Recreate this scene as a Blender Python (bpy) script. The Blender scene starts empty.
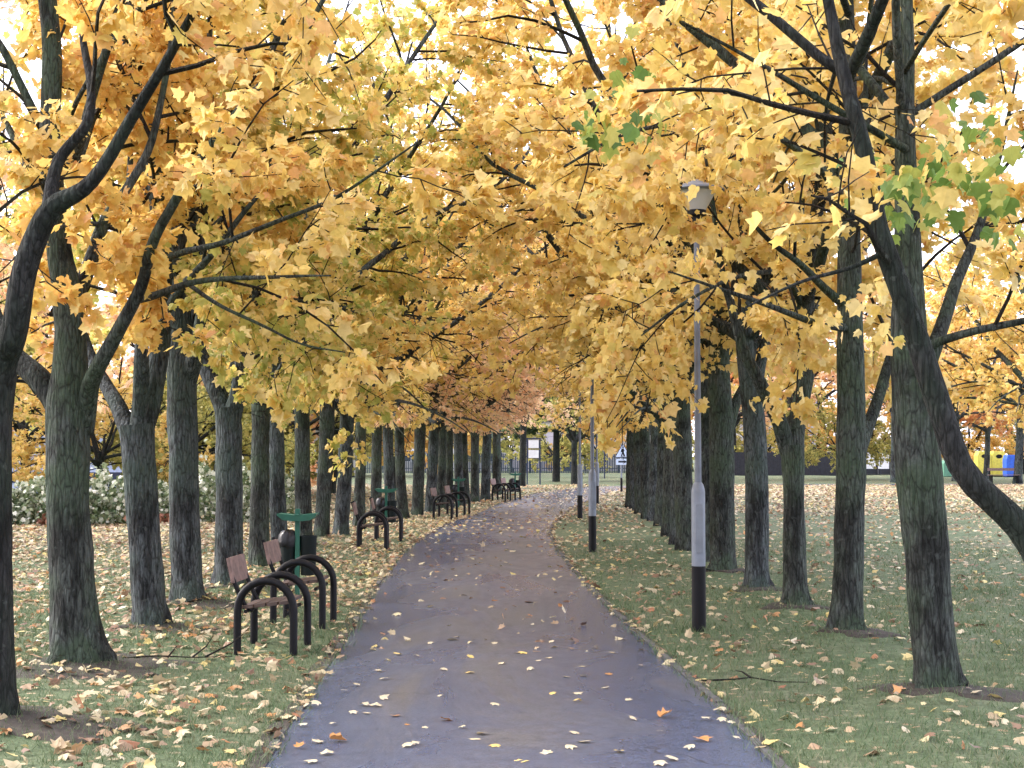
import bpy, math, random
import numpy as np
from mathutils import Vector, noise as mnoise

SC = bpy.context.scene
COL = SC.collection
F, HZ, CAMH = 1450.0, 454.0, 1.7
TH = math.atan((HZ - 384.0) / F)
CT, ST = math.cos(TH), math.sin(TH)

# ------------------------------------------------------------------ camera geometry helpers
def ray(px, py):
    u, v = (px - 512.0) / F, (384.0 - py) / F
    return (u, CT - v * ST, ST + v * CT)
def G(px, py):                       # pixel -> point on the ground
    d = ray(px, py); t = -CAMH / d[2]
    return (d[0] * t, d[1] * t)
def P(px, py, Y):                    # pixel -> point at distance Y
    d = ray(px, py); t = Y / d[1]
    return np.array((d[0] * t, Y, CAMH + d[2] * t))

# ------------------------------------------------------------------ path layout
CL = np.array([(.5, -14, 1.42), (.3, -6, 1.42), (.12, 2, 1.4), (.045, 8, 1.40), (-.06, 11, 1.39), (-.22, 14.8, 1.35), (-.42, 20, 1.35),
               (-.52, 25, 1.34), (-.50, 30, 1.28), (-.30, 35, 1.26), (.45, 44, 1.28), (1.35, 53, 1.35), (2.2, 60, 1.45),
               (3.5, 68, 1.5), (5.4, 74.5, 1.5), (8.6, 78.5, 1.5), (14, 80.3, 1.5), (24, 81, 1.5), (44, 82, 1.5), (80, 83, 1.5)], float)
def catmull(pts, per):
    pts = np.asarray(pts, float); out = []
    n = len(pts)
    for i in range(n - 1):
        p0, p1, p2, p3 = pts[max(i - 1, 0)], pts[i], pts[i + 1], pts[min(i + 2, n - 1)]
        k = per if isinstance(per, int) else per[i]
        for j in range(k):
            t = j / k
            out.append(.5 * ((2 * p1) + (-p0 + p2) * t + (2 * p0 - 5 * p1 + 4 * p2 - p3) * t * t + (-p0 + 3 * p1 - 3 * p2 + p3) * t ** 3))
    out.append(pts[-1]); return np.array(out)
CLF = catmull(CL, 8)
def path_d(x, y):
    """signed distance from the path's edge (negative on the path)"""
    x = np.atleast_1d(np.asarray(x, float)); y = np.atleast_1d(np.asarray(y, float))
    best = np.full(x.shape, 1e9)
    for i in range(len(CLF) - 1):
        a, b = CLF[i], CLF[i + 1]
        d = b[:2] - a[:2]; L2 = max(d @ d, 1e-9)
        t = np.clip(((x - a[0]) * d[0] + (y - a[1]) * d[1]) / L2, 0, 1)
        w = a[2] + (b[2] - a[2]) * t
        best = np.minimum(best, np.hypot(x - a[0] - d[0] * t, y - a[1] - d[1] * t) - w)
    return best

MOUNDS = []                           # filled with the tree feet
def gz(x, y):
    x = np.atleast_1d(np.asarray(x, float)); y = np.atleast_1d(np.asarray(y, float))
    s = np.clip((path_d(x, y) - .05) / .9, 0, 1); s = s * s * (3 - 2 * s)
    z = .022 * (np.sin(1.3 * x + .7 * y) + np.sin(.9 * x - 1.7 * y + 2) * .7 + np.sin(3.1 * x + 2.3 * y + 1) * .35 + 1.4)
    for mx, my, r in MOUNDS:
        z = z + .07 * np.exp(-((x - mx) ** 2 + (y - my) ** 2) / (2 * (r * 2.0) ** 2))
    return z * s
def gz1(x, y): return float(gz(x, y)[0])

# ------------------------------------------------------------------ mesh builders
class MB:
    def __init__(s): s.v = []; s.f = []; s.n = 0; s.m = []
    def add(s, verts, faces, mat=0):
        verts = np.asarray(verts, float)
        s.v.append(verts); o = s.n
        for f in faces: s.f.append([i + o for i in f]); s.m.append(mat)
        s.n += len(verts)
    def box(s, c, d, rz=0, mat=0, taper=1.0, rx=0, ry=0):
        hx, hy, hz = d[0] / 2, d[1] / 2, d[2] / 2
        v = np.array([(x * (taper if z > 0 else 1), y * (taper if z > 0 else 1), z) for z in (-hz, hz) for x, y in ((-hx, -hy), (hx, -hy), (hx, hy), (-hx, hy))])
        if rx: v = v @ np.array([(1, 0, 0), (0, math.cos(rx), math.sin(rx)), (0, -math.sin(rx), math.cos(rx))])
        if ry: v = v @ np.array([(math.cos(ry), 0, -math.sin(ry)), (0, 1, 0), (math.sin(ry), 0, math.cos(ry))])
        if rz: v = v @ np.array([(math.cos(rz), math.sin(rz), 0), (-math.sin(rz), math.cos(rz), 0), (0, 0, 1)])
        s.add(v + np.array(c), [(3, 2, 1, 0), (4, 5, 6, 7), (0, 1, 5, 4), (1, 2, 6, 5), (2, 3, 7, 6), (3, 0, 4, 7)], mat)
    def tube(s, pts, rad, sides=8, cap=True, mat=0):
        v, f = tube_geo(np.asarray(pts, float), rad, sides, cap); s.add(v, f, mat)
    def lathe(s, prof, seg=20, c=(0, 0, 0), mat=0):
        n = len(prof); v = []
        for r, z in prof:
            for k in range(seg):
                a = 2 * math.pi * k / seg; v.append((c[0] + r * math.cos(a), c[1] + r * math.sin(a), c[2] + z))
        f = []
        for i in range(n - 1):
            for k in range(seg):
                k2 = (k + 1) % seg; f.append((i * seg + k, i * seg + k2, (i + 1) * seg + k2, (i + 1) * seg + k))
        f.append(tuple(range(seg - 1, -1, -1))); f.append(tuple((n - 1) * seg + k for k in range(seg)))
        s.add(v, f, mat)
    def build(s, name, mats, parent=None, smooth=False, bevel=0):
        v = np.concatenate(s.v) if s.v else np.zeros((0, 3))
        tot = np.array([len(f) for f in s.f], np.int32)
        loops = np.array([i for f in s.f for i in f], np.int32)
        return mesh_obj(name, v, loops, tot, mats, parent, smooth, np.array(s.m, np.int32), bevel)

def mesh_obj(name, v, loops, tot, mats, parent=None, smooth=False, mi=None, bevel=0):
    me = bpy.data.meshes.new(name)
    me.vertices.add(len(v)); me.vertices.foreach_set('co', np.asarray(v, np.float32).ravel())
    me.loops.add(len(loops)); me.loops.foreach_set('vertex_index', np.asarray(loops, np.int32))
    me.polygons.add(len(tot))
    st = np.zeros(len(tot), np.int32); st[1:] = np.cumsum(tot)[:-1]
    me.polygons.foreach_set('loop_start', st)
    if mi is not None: me.polygons.foreach_set('material_index', np.asarray(mi, np.int32))
    me.polygons.foreach_set('use_smooth', np.full(len(tot), bool(smooth)))
    me.update(calc_edges=True); me.validate()
    if smooth and len(v) < 3000: me.set_sharp_from_angle(angle=math.radians(48))
    for m in (mats if isinstance(mats, (list, tuple)) else [mats]): me.materials.append(m)
    o = bpy.data.objects.new(name, me); COL.objects.link(o)
    if parent is not None: o.parent = parent
    if bevel:
        b = o.modifiers.new('bevel', 'BEVEL'); b.width = bevel; b.segments = 2; b.limit_method = 'ANGLE'
    return o

def tube_geo(pts, rad, sides, cap=True):
    n = len(pts); rad = np.broadcast_to(np.asarray(rad, float), (n,))
    t = np.empty_like(pts); t[1:-1] = pts[2:] - pts[:-2]; t[0] = pts[1] - pts[0]; t[-1] = pts[-1] - pts[-2]
    t /= np.maximum(np.linalg.norm(t, axis=1), 1e-9)[:, None]
    ref = np.array((1., 0, 0)) if abs(t[0][0]) < .8 else np.array((0, 1., 0))
    U = np.empty_like(pts)
    u = ref
    for i in range(n):
        u = u - t[i] * (u @ t[i]); L = math.sqrt(u @ u)
        u = u / L if L > 1e-6 else np.array((0, 0, 1.)); U[i] = u
    W = np.cross(t, U)
    a = np.arange(sides) * (2 * math.pi / sides)
    ring = (np.cos(a)[None, :, None] * U[:, None, :] + np.sin(a)[None, :, None] * W[:, None, :]) * rad[:, None, None]
    v = (pts[:, None, :] + ring).reshape(-1, 3)
    f = []
    for i in range(n - 1):
        b = i * sides
        for k in range(sides):
            k2 = (k + 1) % sides; f.append((b + k, b + k2, b + sides + k2, b + sides + k))
    if cap:
        f.append(tuple(range(sides - 1, -1, -1))); f.append(tuple((n - 1) * sides + k for k in range(sides)))
    return v, f

def empty(name, loc=(0, 0, 0), rz=0, label=None, cat=None, group=None):
    o = bpy.data.objects.new(name, None); COL.objects.link(o)
    o.location = loc; o.rotation_euler = (0, 0, rz); o.empty_display_size = .1
    tag(o, label, cat, group); return o
def tag(o, label=None, cat=None, group=None, kind=None):
    if label: o['label'] = label
    if cat: o['category'] = cat
    if group: o['group'] = group
    if kind: o['kind'] = kind
    return o
def copy_tree(o, parent=None):
    c = o.copy(); COL.objects.link(c)
    if parent is not None: c.parent = parent
    for ch in list(o.children): copy_tree(ch, c)
    return c

# ------------------------------------------------------------------ materials
def nt(name):
    m = bpy.data.materials.new(name); m.use_nodes = True
    t = m.node_tree; b = t.nodes['Principled BSDF']; return m, t, b
def nd(t, typ, **kw):
    n = t.nodes.new(typ)
    for k, v in kw.items(): setattr(n, k, v)
    return n
def ramp(t, stops, interp='LINEAR'):
    r = t.nodes.new('ShaderNodeValToRGB'); cr = r.color_ramp; cr.interpolation = interp
    while len(cr.elements) < len(stops): cr.elements.new(.5)
    for e, (p, c) in zip(cr.elements, stops): e.position = p; e.color = (*c, 1)
    return r
def noise_tex(t, scale, detail=4, rough=.55, vec=None, dist=0):
    n = t.nodes.new('ShaderNodeTexNoise'); n.inputs['Scale'].default_value = scale; n.inputs['Detail'].default_value = detail
    n.inputs['Roughness'].default_value = rough; n.inputs['Distortion'].default_value = dist
    if vec is not None: t.links.new(vec, n.inputs['Vector'])
    return n
def coords(t, kind='Object', scale=(1, 1, 1)):
    c = t.nodes.new('ShaderNodeTexCoord'); m = t.nodes.new('ShaderNodeMapping'); m.inputs['Scale'].default_value = scale
    t.links.new(c.outputs[kind], m.inputs['Vector']); return m.outputs['Vector']
def mixc(t, fac, a, b, mode='MIX'):
    m = t.nodes.new('ShaderNodeMix'); m.data_type = 'RGBA'; m.blend_type = mode
    for sock, val in ((m.inputs[0], fac), (m.inputs[6], a), (m.inputs[7], b)):
        if isinstance(val, bpy.types.NodeSocket): t.links.new(val, sock)
        elif isinstance(val, (int, float)): sock.default_value = val
        else: sock.default_value = (*val, 1)
    return m.outputs[2]
def bump(t, b, h, strength=.5, dist=.02):
    n = t.nodes.new('ShaderNodeBump'); n.inputs['Strength'].default_value = strength; n.inputs['Distance'].default_value = dist
    t.links.new(h, n.inputs['Height']); t.links.new(n.outputs['Normal'], b.inputs['Normal'])

def leaf_mat(name, stops, trans=.54, rough=.45, tsat=1.0):
    m, t, b = nt(name)
    g = nd(t, 'ShaderNodeNewGeometry'); r = ramp(t, stops)
    t.links.new(g.outputs['Random Per Island'], r.inputs['Fac'])
    n = noise_tex(t, 22, 3, vec=coords(t))
    n2 = ramp(t, [(.3, (.82, .8, .7)), (.65, (1, 1, 1))]); t.links.new(n.outputs['Fac'], n2.inputs['Fac'])
    c = mixc(t, 1.0, r.outputs['Color'], n2.outputs['Color'], 'MULTIPLY')
    t.links.new(c, b.inputs['Base Color']); b.inputs['Roughness'].default_value = rough
    b.inputs['Specular IOR Level'].default_value = .3
    tr = nd(t, 'ShaderNodeBsdfTranslucent'); t.links.new(c, tr.inputs['Color'])
    mx = nd(t, 'ShaderNodeMixShader'); mx.inputs[0].default_value = trans
    t.links.new(b.outputs[0], mx.inputs[1]); t.links.new(tr.outputs[0], mx.inputs[2])
    t.links.new(mx.outputs[0], t.nodes['Material Output'].inputs['Surface'])
    return m

M = {}
Y1, Y2, Y3, Y4 = (.82, .60, .175), (.87, .68, .25), (.80, .54, .16), (.89, .735, .36)
M['yellow'] = leaf_mat('yellow_maple_leaf', [(0, (.70, .62, .20)), (.12, Y1), (.5, Y2), (.8, Y4), (.95, (.84, .56, .22)), (1, (.74, .42, .18))])
M['gold'] = leaf_mat('golden_maple_leaf', [(0, (.78, .48, .15)), (.3, Y3), (.65, Y1), (.9, Y2), (1, (.78, .42, .18))])
M['lemon'] = leaf_mat('lemon_green_maple_leaf', [(0, (.38, .42, .10)), (.3, (.62, .58, .17)), (.6, Y1), (1, Y4)])
M['peach'] = leaf_mat('peach_maple_leaf', [(0, (.88, .55, .33)), (.35, (.92, .63, .40)), (.7, (.94, .71, .48)), (1, (.92, .76, .40))])
M['rust'] = leaf_mat('rusty_orange_leaf', [(0, (.68, .33, .14)), (.4, (.84, .44, .19)), (1, (.88, .58, .28))])
M['green'] = leaf_mat('late_green_maple_leaf', [(0, (.10, .19, .05)), (.4, (.17, .29, .07)), (.7, (.34, .42, .10)), (1, (.66, .60, .18))], .5)
M['olive'] = leaf_mat('olive_leaf', [(0, (.24, .27, .09)), (.5, (.46, .44, .14)), (1, (.70, .60, .20))])
M['ever'] = leaf_mat('evergreen_needle', [(0, (.025, .05, .02)), (.6, (.045, .085, .035)), (1, (.08, .12, .05))], .2)
M['ivy'] = leaf_mat('variegated_ivy_leaf', [(0, (.05, .09, .035)), (.28, (.14, .19, .085)), (.55, (.30, .35, .22)), (.8, (.52, .55, .43)), (1, (.80, .80, .72))], .3)
M['shrub'] = leaf_mat('red_brown_litter_leaf', [(0, (.2, .08, .05)), (.5, (.36, .16, .10)), (1, (.5, .3, .2))], .2)
M['litter'] = leaf_mat('fallen_leaf', [(0, (.13, .075, .05)), (.12, (.26, .16, .11)), (.22, (.38, .28, .18)), (.42, (.47, .39, .25)), (.58, (.56, .49, .33)), (.72, (.62, .50, .19)), (.78, (.66, .60, .45)), (.84, (.50, .42, .28)), (.91, (.44, .30, .19)), (.96, (.55, .28, .11)), (1, (.30, .14, .09))], .15, .5)
def solid_leaf(name, c1, c2):
    return leaf_mat(name, [(0, c1), (1, c2)], .12, .5)
M['leaf_pale'] = solid_leaf('pale_fallen_leaf', (.52, .44, .29), (.70, .61, .43))
M['leaf_yellow'] = solid_leaf('yellow_fallen_leaf', (.72, .48, .12), (.82, .64, .25))
M['leaf_brown'] = solid_leaf('brown_fallen_leaf', (.40, .17, .06), (.58, .30, .11))

def bark_mat(name, c1, c2, alg):
    m, t, b = nt(name)
    v = coords(t, 'Object', (9, 9, 1.6)); v2 = coords(t, 'Object', (1, 1, 1))
    n = noise_tex(t, 4.0, 8, .65, v, .6); n2 = noise_tex(t, 1.6, 4, .6, v2); n3 = noise_tex(t, 40, 4, .6, v2)
    r = ramp(t, [(.36, c1), (.50, tuple(.55 * q for q in c2)), (.68, c2)]); t.links.new(n.outputs['Fac'], r.inputs['Fac'])
    r2 = ramp(t, [(.44, (0, 0, 0)), (.58, (1, 1, 1))]); t.links.new(n2.outputs['Fac'], r2.inputs['Fac'])
    c = mixc(t, r2.outputs['Color'], r.outputs['Color'], mixc(t, .65, r.outputs['Color'], alg))
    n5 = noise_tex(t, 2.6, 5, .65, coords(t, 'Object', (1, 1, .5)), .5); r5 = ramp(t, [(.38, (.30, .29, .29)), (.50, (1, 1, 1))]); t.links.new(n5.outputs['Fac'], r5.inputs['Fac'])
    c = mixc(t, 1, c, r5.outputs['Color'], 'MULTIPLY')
    n6 = noise_tex(t, 17, 3, .5, v2); r6 = ramp(t, [(.64, (0, 0, 0)), (.70, (1, 1, 1))]); t.links.new(n6.outputs['Fac'], r6.inputs['Fac'])
    c = mixc(t, mixc(t, .3, (0, 0, 0), r6.outputs['Color']), c, (.13, .15, .14))
    c = mixc(t, .5, c, mixc(t, n3.outputs['Fac'], (.0, .0, .0), (1, 1, 1)), 'OVERLAY')
    t.links.new(c, b.inputs['Base Color']); b.inputs['Roughness'].default_value = .85
    b.inputs['Specular IOR Level'].default_value = .25
    vo = nd(t, 'ShaderNodeTexVoronoi'); vo.feature = 'DISTANCE_TO_EDGE'; vo.inputs['Scale'].default_value = 3.2; t.links.new(v, vo.inputs['Vector'])
    rc = ramp(t, [(.0, (.28, .27, .26)), (.10, (1, 1, 1))]); t.links.new(vo.outputs['Distance'], rc.inputs['Fac'])
    c = mixc(t, .85, c, rc.outputs['Color'], 'MULTIPLY'); t.links.new(c, b.inputs['Base Color'])
    h = nd(t, 'ShaderNodeMath', operation='ADD'); t.links.new(n.outputs['Fac'], h.inputs[0]); t.links.new(vo.outputs['Distance'], h.inputs[1])
    bump(t, b, h.outputs[0], 1.0, .045)
    return m
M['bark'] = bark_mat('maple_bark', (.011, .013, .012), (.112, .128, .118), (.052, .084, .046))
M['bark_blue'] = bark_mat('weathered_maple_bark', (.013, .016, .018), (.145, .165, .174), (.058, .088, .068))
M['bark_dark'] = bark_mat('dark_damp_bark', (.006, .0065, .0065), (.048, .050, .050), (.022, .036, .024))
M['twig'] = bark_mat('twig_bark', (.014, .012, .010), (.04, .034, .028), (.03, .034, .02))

def flat_mat(name, col, rough=.6, metal=0, var=.12, scale=8, bumpv=0, spec=.4):
    m, t, b = nt(name)
    n = noise_tex(t, scale, 5, .6, coords(t)); lo = tuple(c * (1 - var * 2) for c in col); hi = tuple(min(c * (1 + var), 1) for c in col)
    r = ramp(t, [(.3, lo), (.7, hi)]); t.links.new(n.outputs['Fac'], r.inputs['Fac'])
    t.links.new(r.outputs['Color'], b.inputs['Base Color']); b.inputs['Roughness'].default_value = rough; b.inputs['Metallic'].default_value = metal
    b.inputs['Specular IOR Level'].default_value = spec
    if bumpv: bump(t, b, n.outputs['Fac'], bumpv, .01)
    return m
M['black'] = flat_mat('black_paint', (.004, .004, .006), .5, spec=.22)
M['galv'] = flat_mat('galvanised_steel', (.20, .225, .27), .45, .35, .12, 5)
M['galv_dark'] = flat_mat('grey_lamp_column', (.17, .19, .235), .5, .3, .12, 5)
M['wood'] = flat_mat('brown_seat_board', (.20, .13, .115), .6, 0, .25, 14, .2)
M['wood_dark'] = flat_mat('dark_seat_board', (.09, .06, .05), .55, 0, .25, 14, .2)
M['bin_green'] = flat_mat('green_bin_paint', (.020, .115, .080), .45)
M['bin_dark'] = flat_mat('dark_green_tub', (.005, .010, .010), .6, spec=.2)
M['bag'] = flat_mat('black_bin_liner', (.006, .006, .009), .3, 0, .3, 20, .6, .4)
M['white'] = flat_mat('white_panel', (.74, .75, .78), .5, 0, .06)
M['cream'] = flat_mat('pale_render', (.50, .49, .49), .8, 0, .06, 2)
M['mauve'] = flat_mat('lilac_render', (.46, .43, .48), .8, 0, .06, 2)
M['navy'] = flat_mat('navy_steel', (.02, .03, .07), .45)
M['fence_dark'] = flat_mat('dark_fence_board', (.022, .024, .034), .7, 0, .25, 5)
M['rail_teal'] = flat_mat('dark_teal_railing', (.03, .05, .075), .5)
M['roof'] = flat_mat('slate_roof', (.10, .09, .10), .8, 0, .2, 4)
M['blue'] = flat_mat('blue_plastic', (.02, .10, .55), .4)
M['yellowbank'] = flat_mat('yellow_bank_paint', (.66, .58, .09), .45)
M['greenbank'] = flat_mat('green_bank_paint', (.10, .26, .18), .5)
M['stone'] = flat_mat('kerb_stone', (.085, .084, .085), .8, 0, .3, 12, .5)
M['sign_blue'] = flat_mat('sign_blue_white', (.55, .66, .85), .4, 0, .05)
M['shedblue'] = flat_mat('pale_blue_cladding', (.42, .50, .70), .6, 0, .08, 2)
def glass_mat(name, col):
    m, t, b = nt(name); b.inputs['Base Color'].default_value = (*col, 1); b.inputs['Roughness'].default_value = .08; b.inputs['Specular IOR Level'].default_value = .8
    return m
M['pane'] = glass_mat('window_glass', (.04, .05, .07))
m, t, b = nt('lantern_diffuser'); b.inputs['Base Color'].default_value = (.72, .73, .74, 1); b.inputs['Roughness'].default_value = .35
b.inputs['Transmission Weight'].default_value = .35; M['diffuser'] = m

# ground: worn grass, bare patches, scattered small litter
m, t, b = nt('worn_grass'); v = coords(t)
n1 = noise_tex(t, .55, 5, .6, v, .4); n2 = noise_tex(t, 7, 6, .7, v); n3 = noise_tex(t, 45, 4, .7, v)
r1 = ramp(t, [(.30, (.092, .140, .076)), (.52, (.126, .162, .100)), (.74, (.175, .172, .132))]); t.links.new(n1.outputs['Fac'], r1.inputs['Fac'])
r2 = ramp(t, [(.3, (.5, .52, .45)), (.7, (1.25, 1.2, 1.15))]); t.links.new(n2.outputs['Fac'], r2.inputs['Fac'])
c = mixc(t, 1, r1.outputs['Color'], r2.outputs['Color'], 'MULTIPLY')
r3 = ramp(t, [(.3, (.4, .4, .35)), (.7, (1.3, 1.3, 1.25))]); t.links.new(n3.outputs['Fac'], r3.inputs['Fac'])
c = mixc(t, .8, c, r3.outputs['Color'], 'MULTIPLY')
vo = nd(t, 'ShaderNodeTexVoronoi'); vo.inputs['Scale'].default_value = 8; vo.inputs['Randomness'].default_value = 1; t.links.new(v, vo.inputs['Vector'])
lt = ramp(t, [(.0, (1, 1, 1)), (.22, (1, 1, 1)), (.30, (0, 0, 0))]); t.links.new(vo.outputs['Distance'], lt.inputs['Fac'])
pick = nd(t, 'ShaderNodeSeparateColor'); t.links.new(vo.outputs['Color'], pick.inputs[0])
lc = ramp(t, [(0, (.30, .17, .10)), (.35, (.48, .36, .24)), (.7, (.60, .48, .33)), (1, (.58, .40, .14))]); t.links.new(pick.outputs[1], lc.inputs['Fac'])
gt = nd(t, 'ShaderNodeMath', operation='GREATER_THAN'); gt.inputs[1].default_value = .45; t.links.new(pick.outputs[0], gt.inputs[0])
mm = nd(t, 'ShaderNodeMath', operation='MULTIPLY'); t.links.new(lt.outputs['Color'], mm.inputs[0]); t.links.new(gt.outputs[0], mm.inputs[1])
n4 = noise_tex(t, .25, 3, .6, v); r4 = ramp(t, [(.35, (.25, .25, .25)), (.6, (1, 1, 1))]); t.links.new(n4.outputs['Fac'], r4.inputs['Fac'])
mm2 = nd(t, 'ShaderNodeMath', operation='MULTIPLY'); t.links.new(mm.outputs[0], mm2.inputs[0]); t.links.new(r4.outputs['Color'], mm2.inputs[1])
c = mixc(t, mm2.outputs[0], c, lc.outputs['Color'])
t.links.new(c, b.inputs['Base Color']); b.inputs['Roughness'].default_value = .9; b.inputs['Specular IOR Level'].default_value = .2
bump(t, b, n2.outputs['Fac'], .8, .05); M['ground'] = m

# asphalt, damp sides with bluish sky reflection painted into the colour, dry brownish middle
m, t, b = nt('damp_asphalt'); v = coords(t); vs = coords(t, 'Object', (1, .33, 1))
n1 = noise_tex(t, .9, 5, .6, vs, .8); n2 = noise_tex(t, 70, 4, .75, v); n3 = noise_tex(t, 9, 4, .6, v)
sx = nd(t, 'ShaderNodeSeparateXYZ'); t.links.new(v, sx.inputs[0])
def mth(op, a, b2=None):
    q = nd(t, 'ShaderNodeMath', operation=op)
    for k, val in enumerate((a, b2)):
        if val is None: continue
        if isinstance(val, bpy.types.NodeSocket): t.links.new(val, q.inputs[k])
        else: q.inputs[k].default_value = val
    return q.outputs[0]
mid = mth('MULTIPLY', mth('ABSOLUTE', mth('ADD', sx.outputs[0], .12)), -.17)          # worn drier strip along the middle
stain = mth('ADD', n1.outputs['Fac'], mth('ADD', mid, .09))
r1 = ramp(t, [(.38, (.060, .081, .140)), (.50, (.066, .080, .120)), (.60, (.078, .079, .092)), (.78, (.090, .083, .072))]); t.links.new(stain, r1.inputs['Fac'])
r2 = ramp(t, [(.32, (.45, .45, .45)), (.68, (1.55, 1.55, 1.55))]); t.links.new(n2.outputs['Fac'], r2.inputs['Fac'])
c = mixc(t, 1, r1.outputs['Color'], r2.outputs['Color'], 'MULTIPLY')
r3 = ramp(t, [(.35, (.85, .85, .85)), (.7, (1.08, 1.08, 1.08))]); t.links.new(n3.outputs['Fac'], r3.inputs['Fac'])
c = mixc(t, 1, c, r3.outputs['Color'], 'MULTIPLY')
vc = nd(t, 'ShaderNodeTexVoronoi'); vc.feature = 'DISTANCE_TO_EDGE'; vc.inputs['Scale'].default_value = .55; t.links.new(noise_tex(t, 1.5, 4, .6, v).outputs['Color'], vc.inputs['Vector'])
va = nd(t, 'ShaderNodeVectorMath', operation='MULTIPLY_ADD'); t.links.new(noise_tex(t, 2.2, 5, .6, v).outputs['Color'], va.inputs[0]); va.inputs[1].default_value = (.8, .8, 0); t.links.new(v, va.inputs[2]); t.links.new(va.outputs[0], vc.inputs['Vector'])
cr = ramp(t, [(0, (.35, .35, .35)), (.006, (1, 1, 1))]); t.links.new(vc.outputs['Distance'], cr.inputs['Fac'])
nk = noise_tex(t, .35, 2, .5, v); kr = ramp(t, [(.56, (0, 0, 0)), (.62, (1, 1, 1))]); t.links.new(nk.outputs['Fac'], kr.inputs['Fac'])
c = mixc(t, kr.outputs['Color'], c, mixc(t, 1, c, cr.outputs['Color'], 'MULTIPLY'))
sp = noise_tex(t, 110, 2, .5, v); sr = ramp(t, [(.66, (0, 0, 0)), (.72, (1, 1, 1))]); t.links.new(sp.outputs['Fac'], sr.inputs['Fac'])
c = mixc(t, mixc(t, .5, (0, 0, 0), sr.outputs['Color']), c, (.24, .24, .25))
t.links.new(c, b.inputs['Base Color'])
rr = ramp(t, [(.40, (.22, .22, .22)), (.62, (.52, .52, .52))]); t.links.new(stain, rr.inputs['Fac']); t.links.new(rr.outputs['Color'], b.inputs['Roughness'])
b.inputs['Specular IOR Level'].default_value = .5
bump(t, b, n2.outputs['Fac'], .5, .006); M['asphalt'] = m
M['soil'] = flat_mat('trodden_soil', (.045, .038, .030), .95, 0, .3, 20, .6)
M['blade'] = leaf_mat('grass_blade', [(0, (.085, .140, .065)), (.5, (.125, .185, .096)), (.85, (.175, .215, .12)), (1, (.28, .26, .17))], .25, .6)

# ------------------------------------------------------------------ leaves
HALF = [(.14, -.07), (.38, -.03), (.53, .20), (.38, .33), (.58, .64), (.27, .64)]
LV = np.array([(0, 0)] + HALF + [(0, 1)] + [(-x, y) for x, y in HALF], float)      # 14 verts
LF = [[0] + list(range(1, 7)) + [7], [0, 7] + list(range(13, 7, -1))]
def leaves(pos, tip, nrm, size, rng, fold=.45, curl=.42):
    """vectorised maple leaves -> (verts, loops, totals); each leaf an island"""
    n = len(pos)
    tip = tip / np.maximum(np.linalg.norm(tip, axis=1), 1e-9)[:, None]
    nrm = nrm - tip * np.sum(nrm * tip, axis=1)[:, None]
    nrm /= np.maximum(np.linalg.norm(nrm, axis=1), 1e-9)[:, None]
    side = np.cross(tip, nrm)
    x, y = LV[:, 0], LV[:, 1]
    fo = (rng.uniform(-.3, 1, n) * fold)[:, None]; cu = (rng.uniform(-.4, 1, n) * curl)[:, None]
    asp = rng.uniform(.85, 1.15, n)[:, None]; sk = rng.uniform(-.12, .12, n)[:, None]
    X = x[None] * asp + sk * y[None] * 1.0; Yv = np.repeat(y[None], n, 0); Z = -fo * np.abs(x)[None] * 1.2 - cu * (y ** 2)[None] - cu * .6 * (x ** 2)[None] * 2
    v = pos[:, None, :] + size[:, None, None] * (X[..., None] * side[:, None] + Yv[..., None] * tip[:, None] + Z[..., None] * nrm[:, None])
    base = (np.arange(n) * len(LV))[:, None]
    loops = np.concatenate([base + np.array(LF[0])[None], base + np.array(LF[1])[None]], axis=1).ravel()
    tot = np.full(2 * n, 8, np.int32)
    return v.reshape(-1, 3), loops, tot

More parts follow.
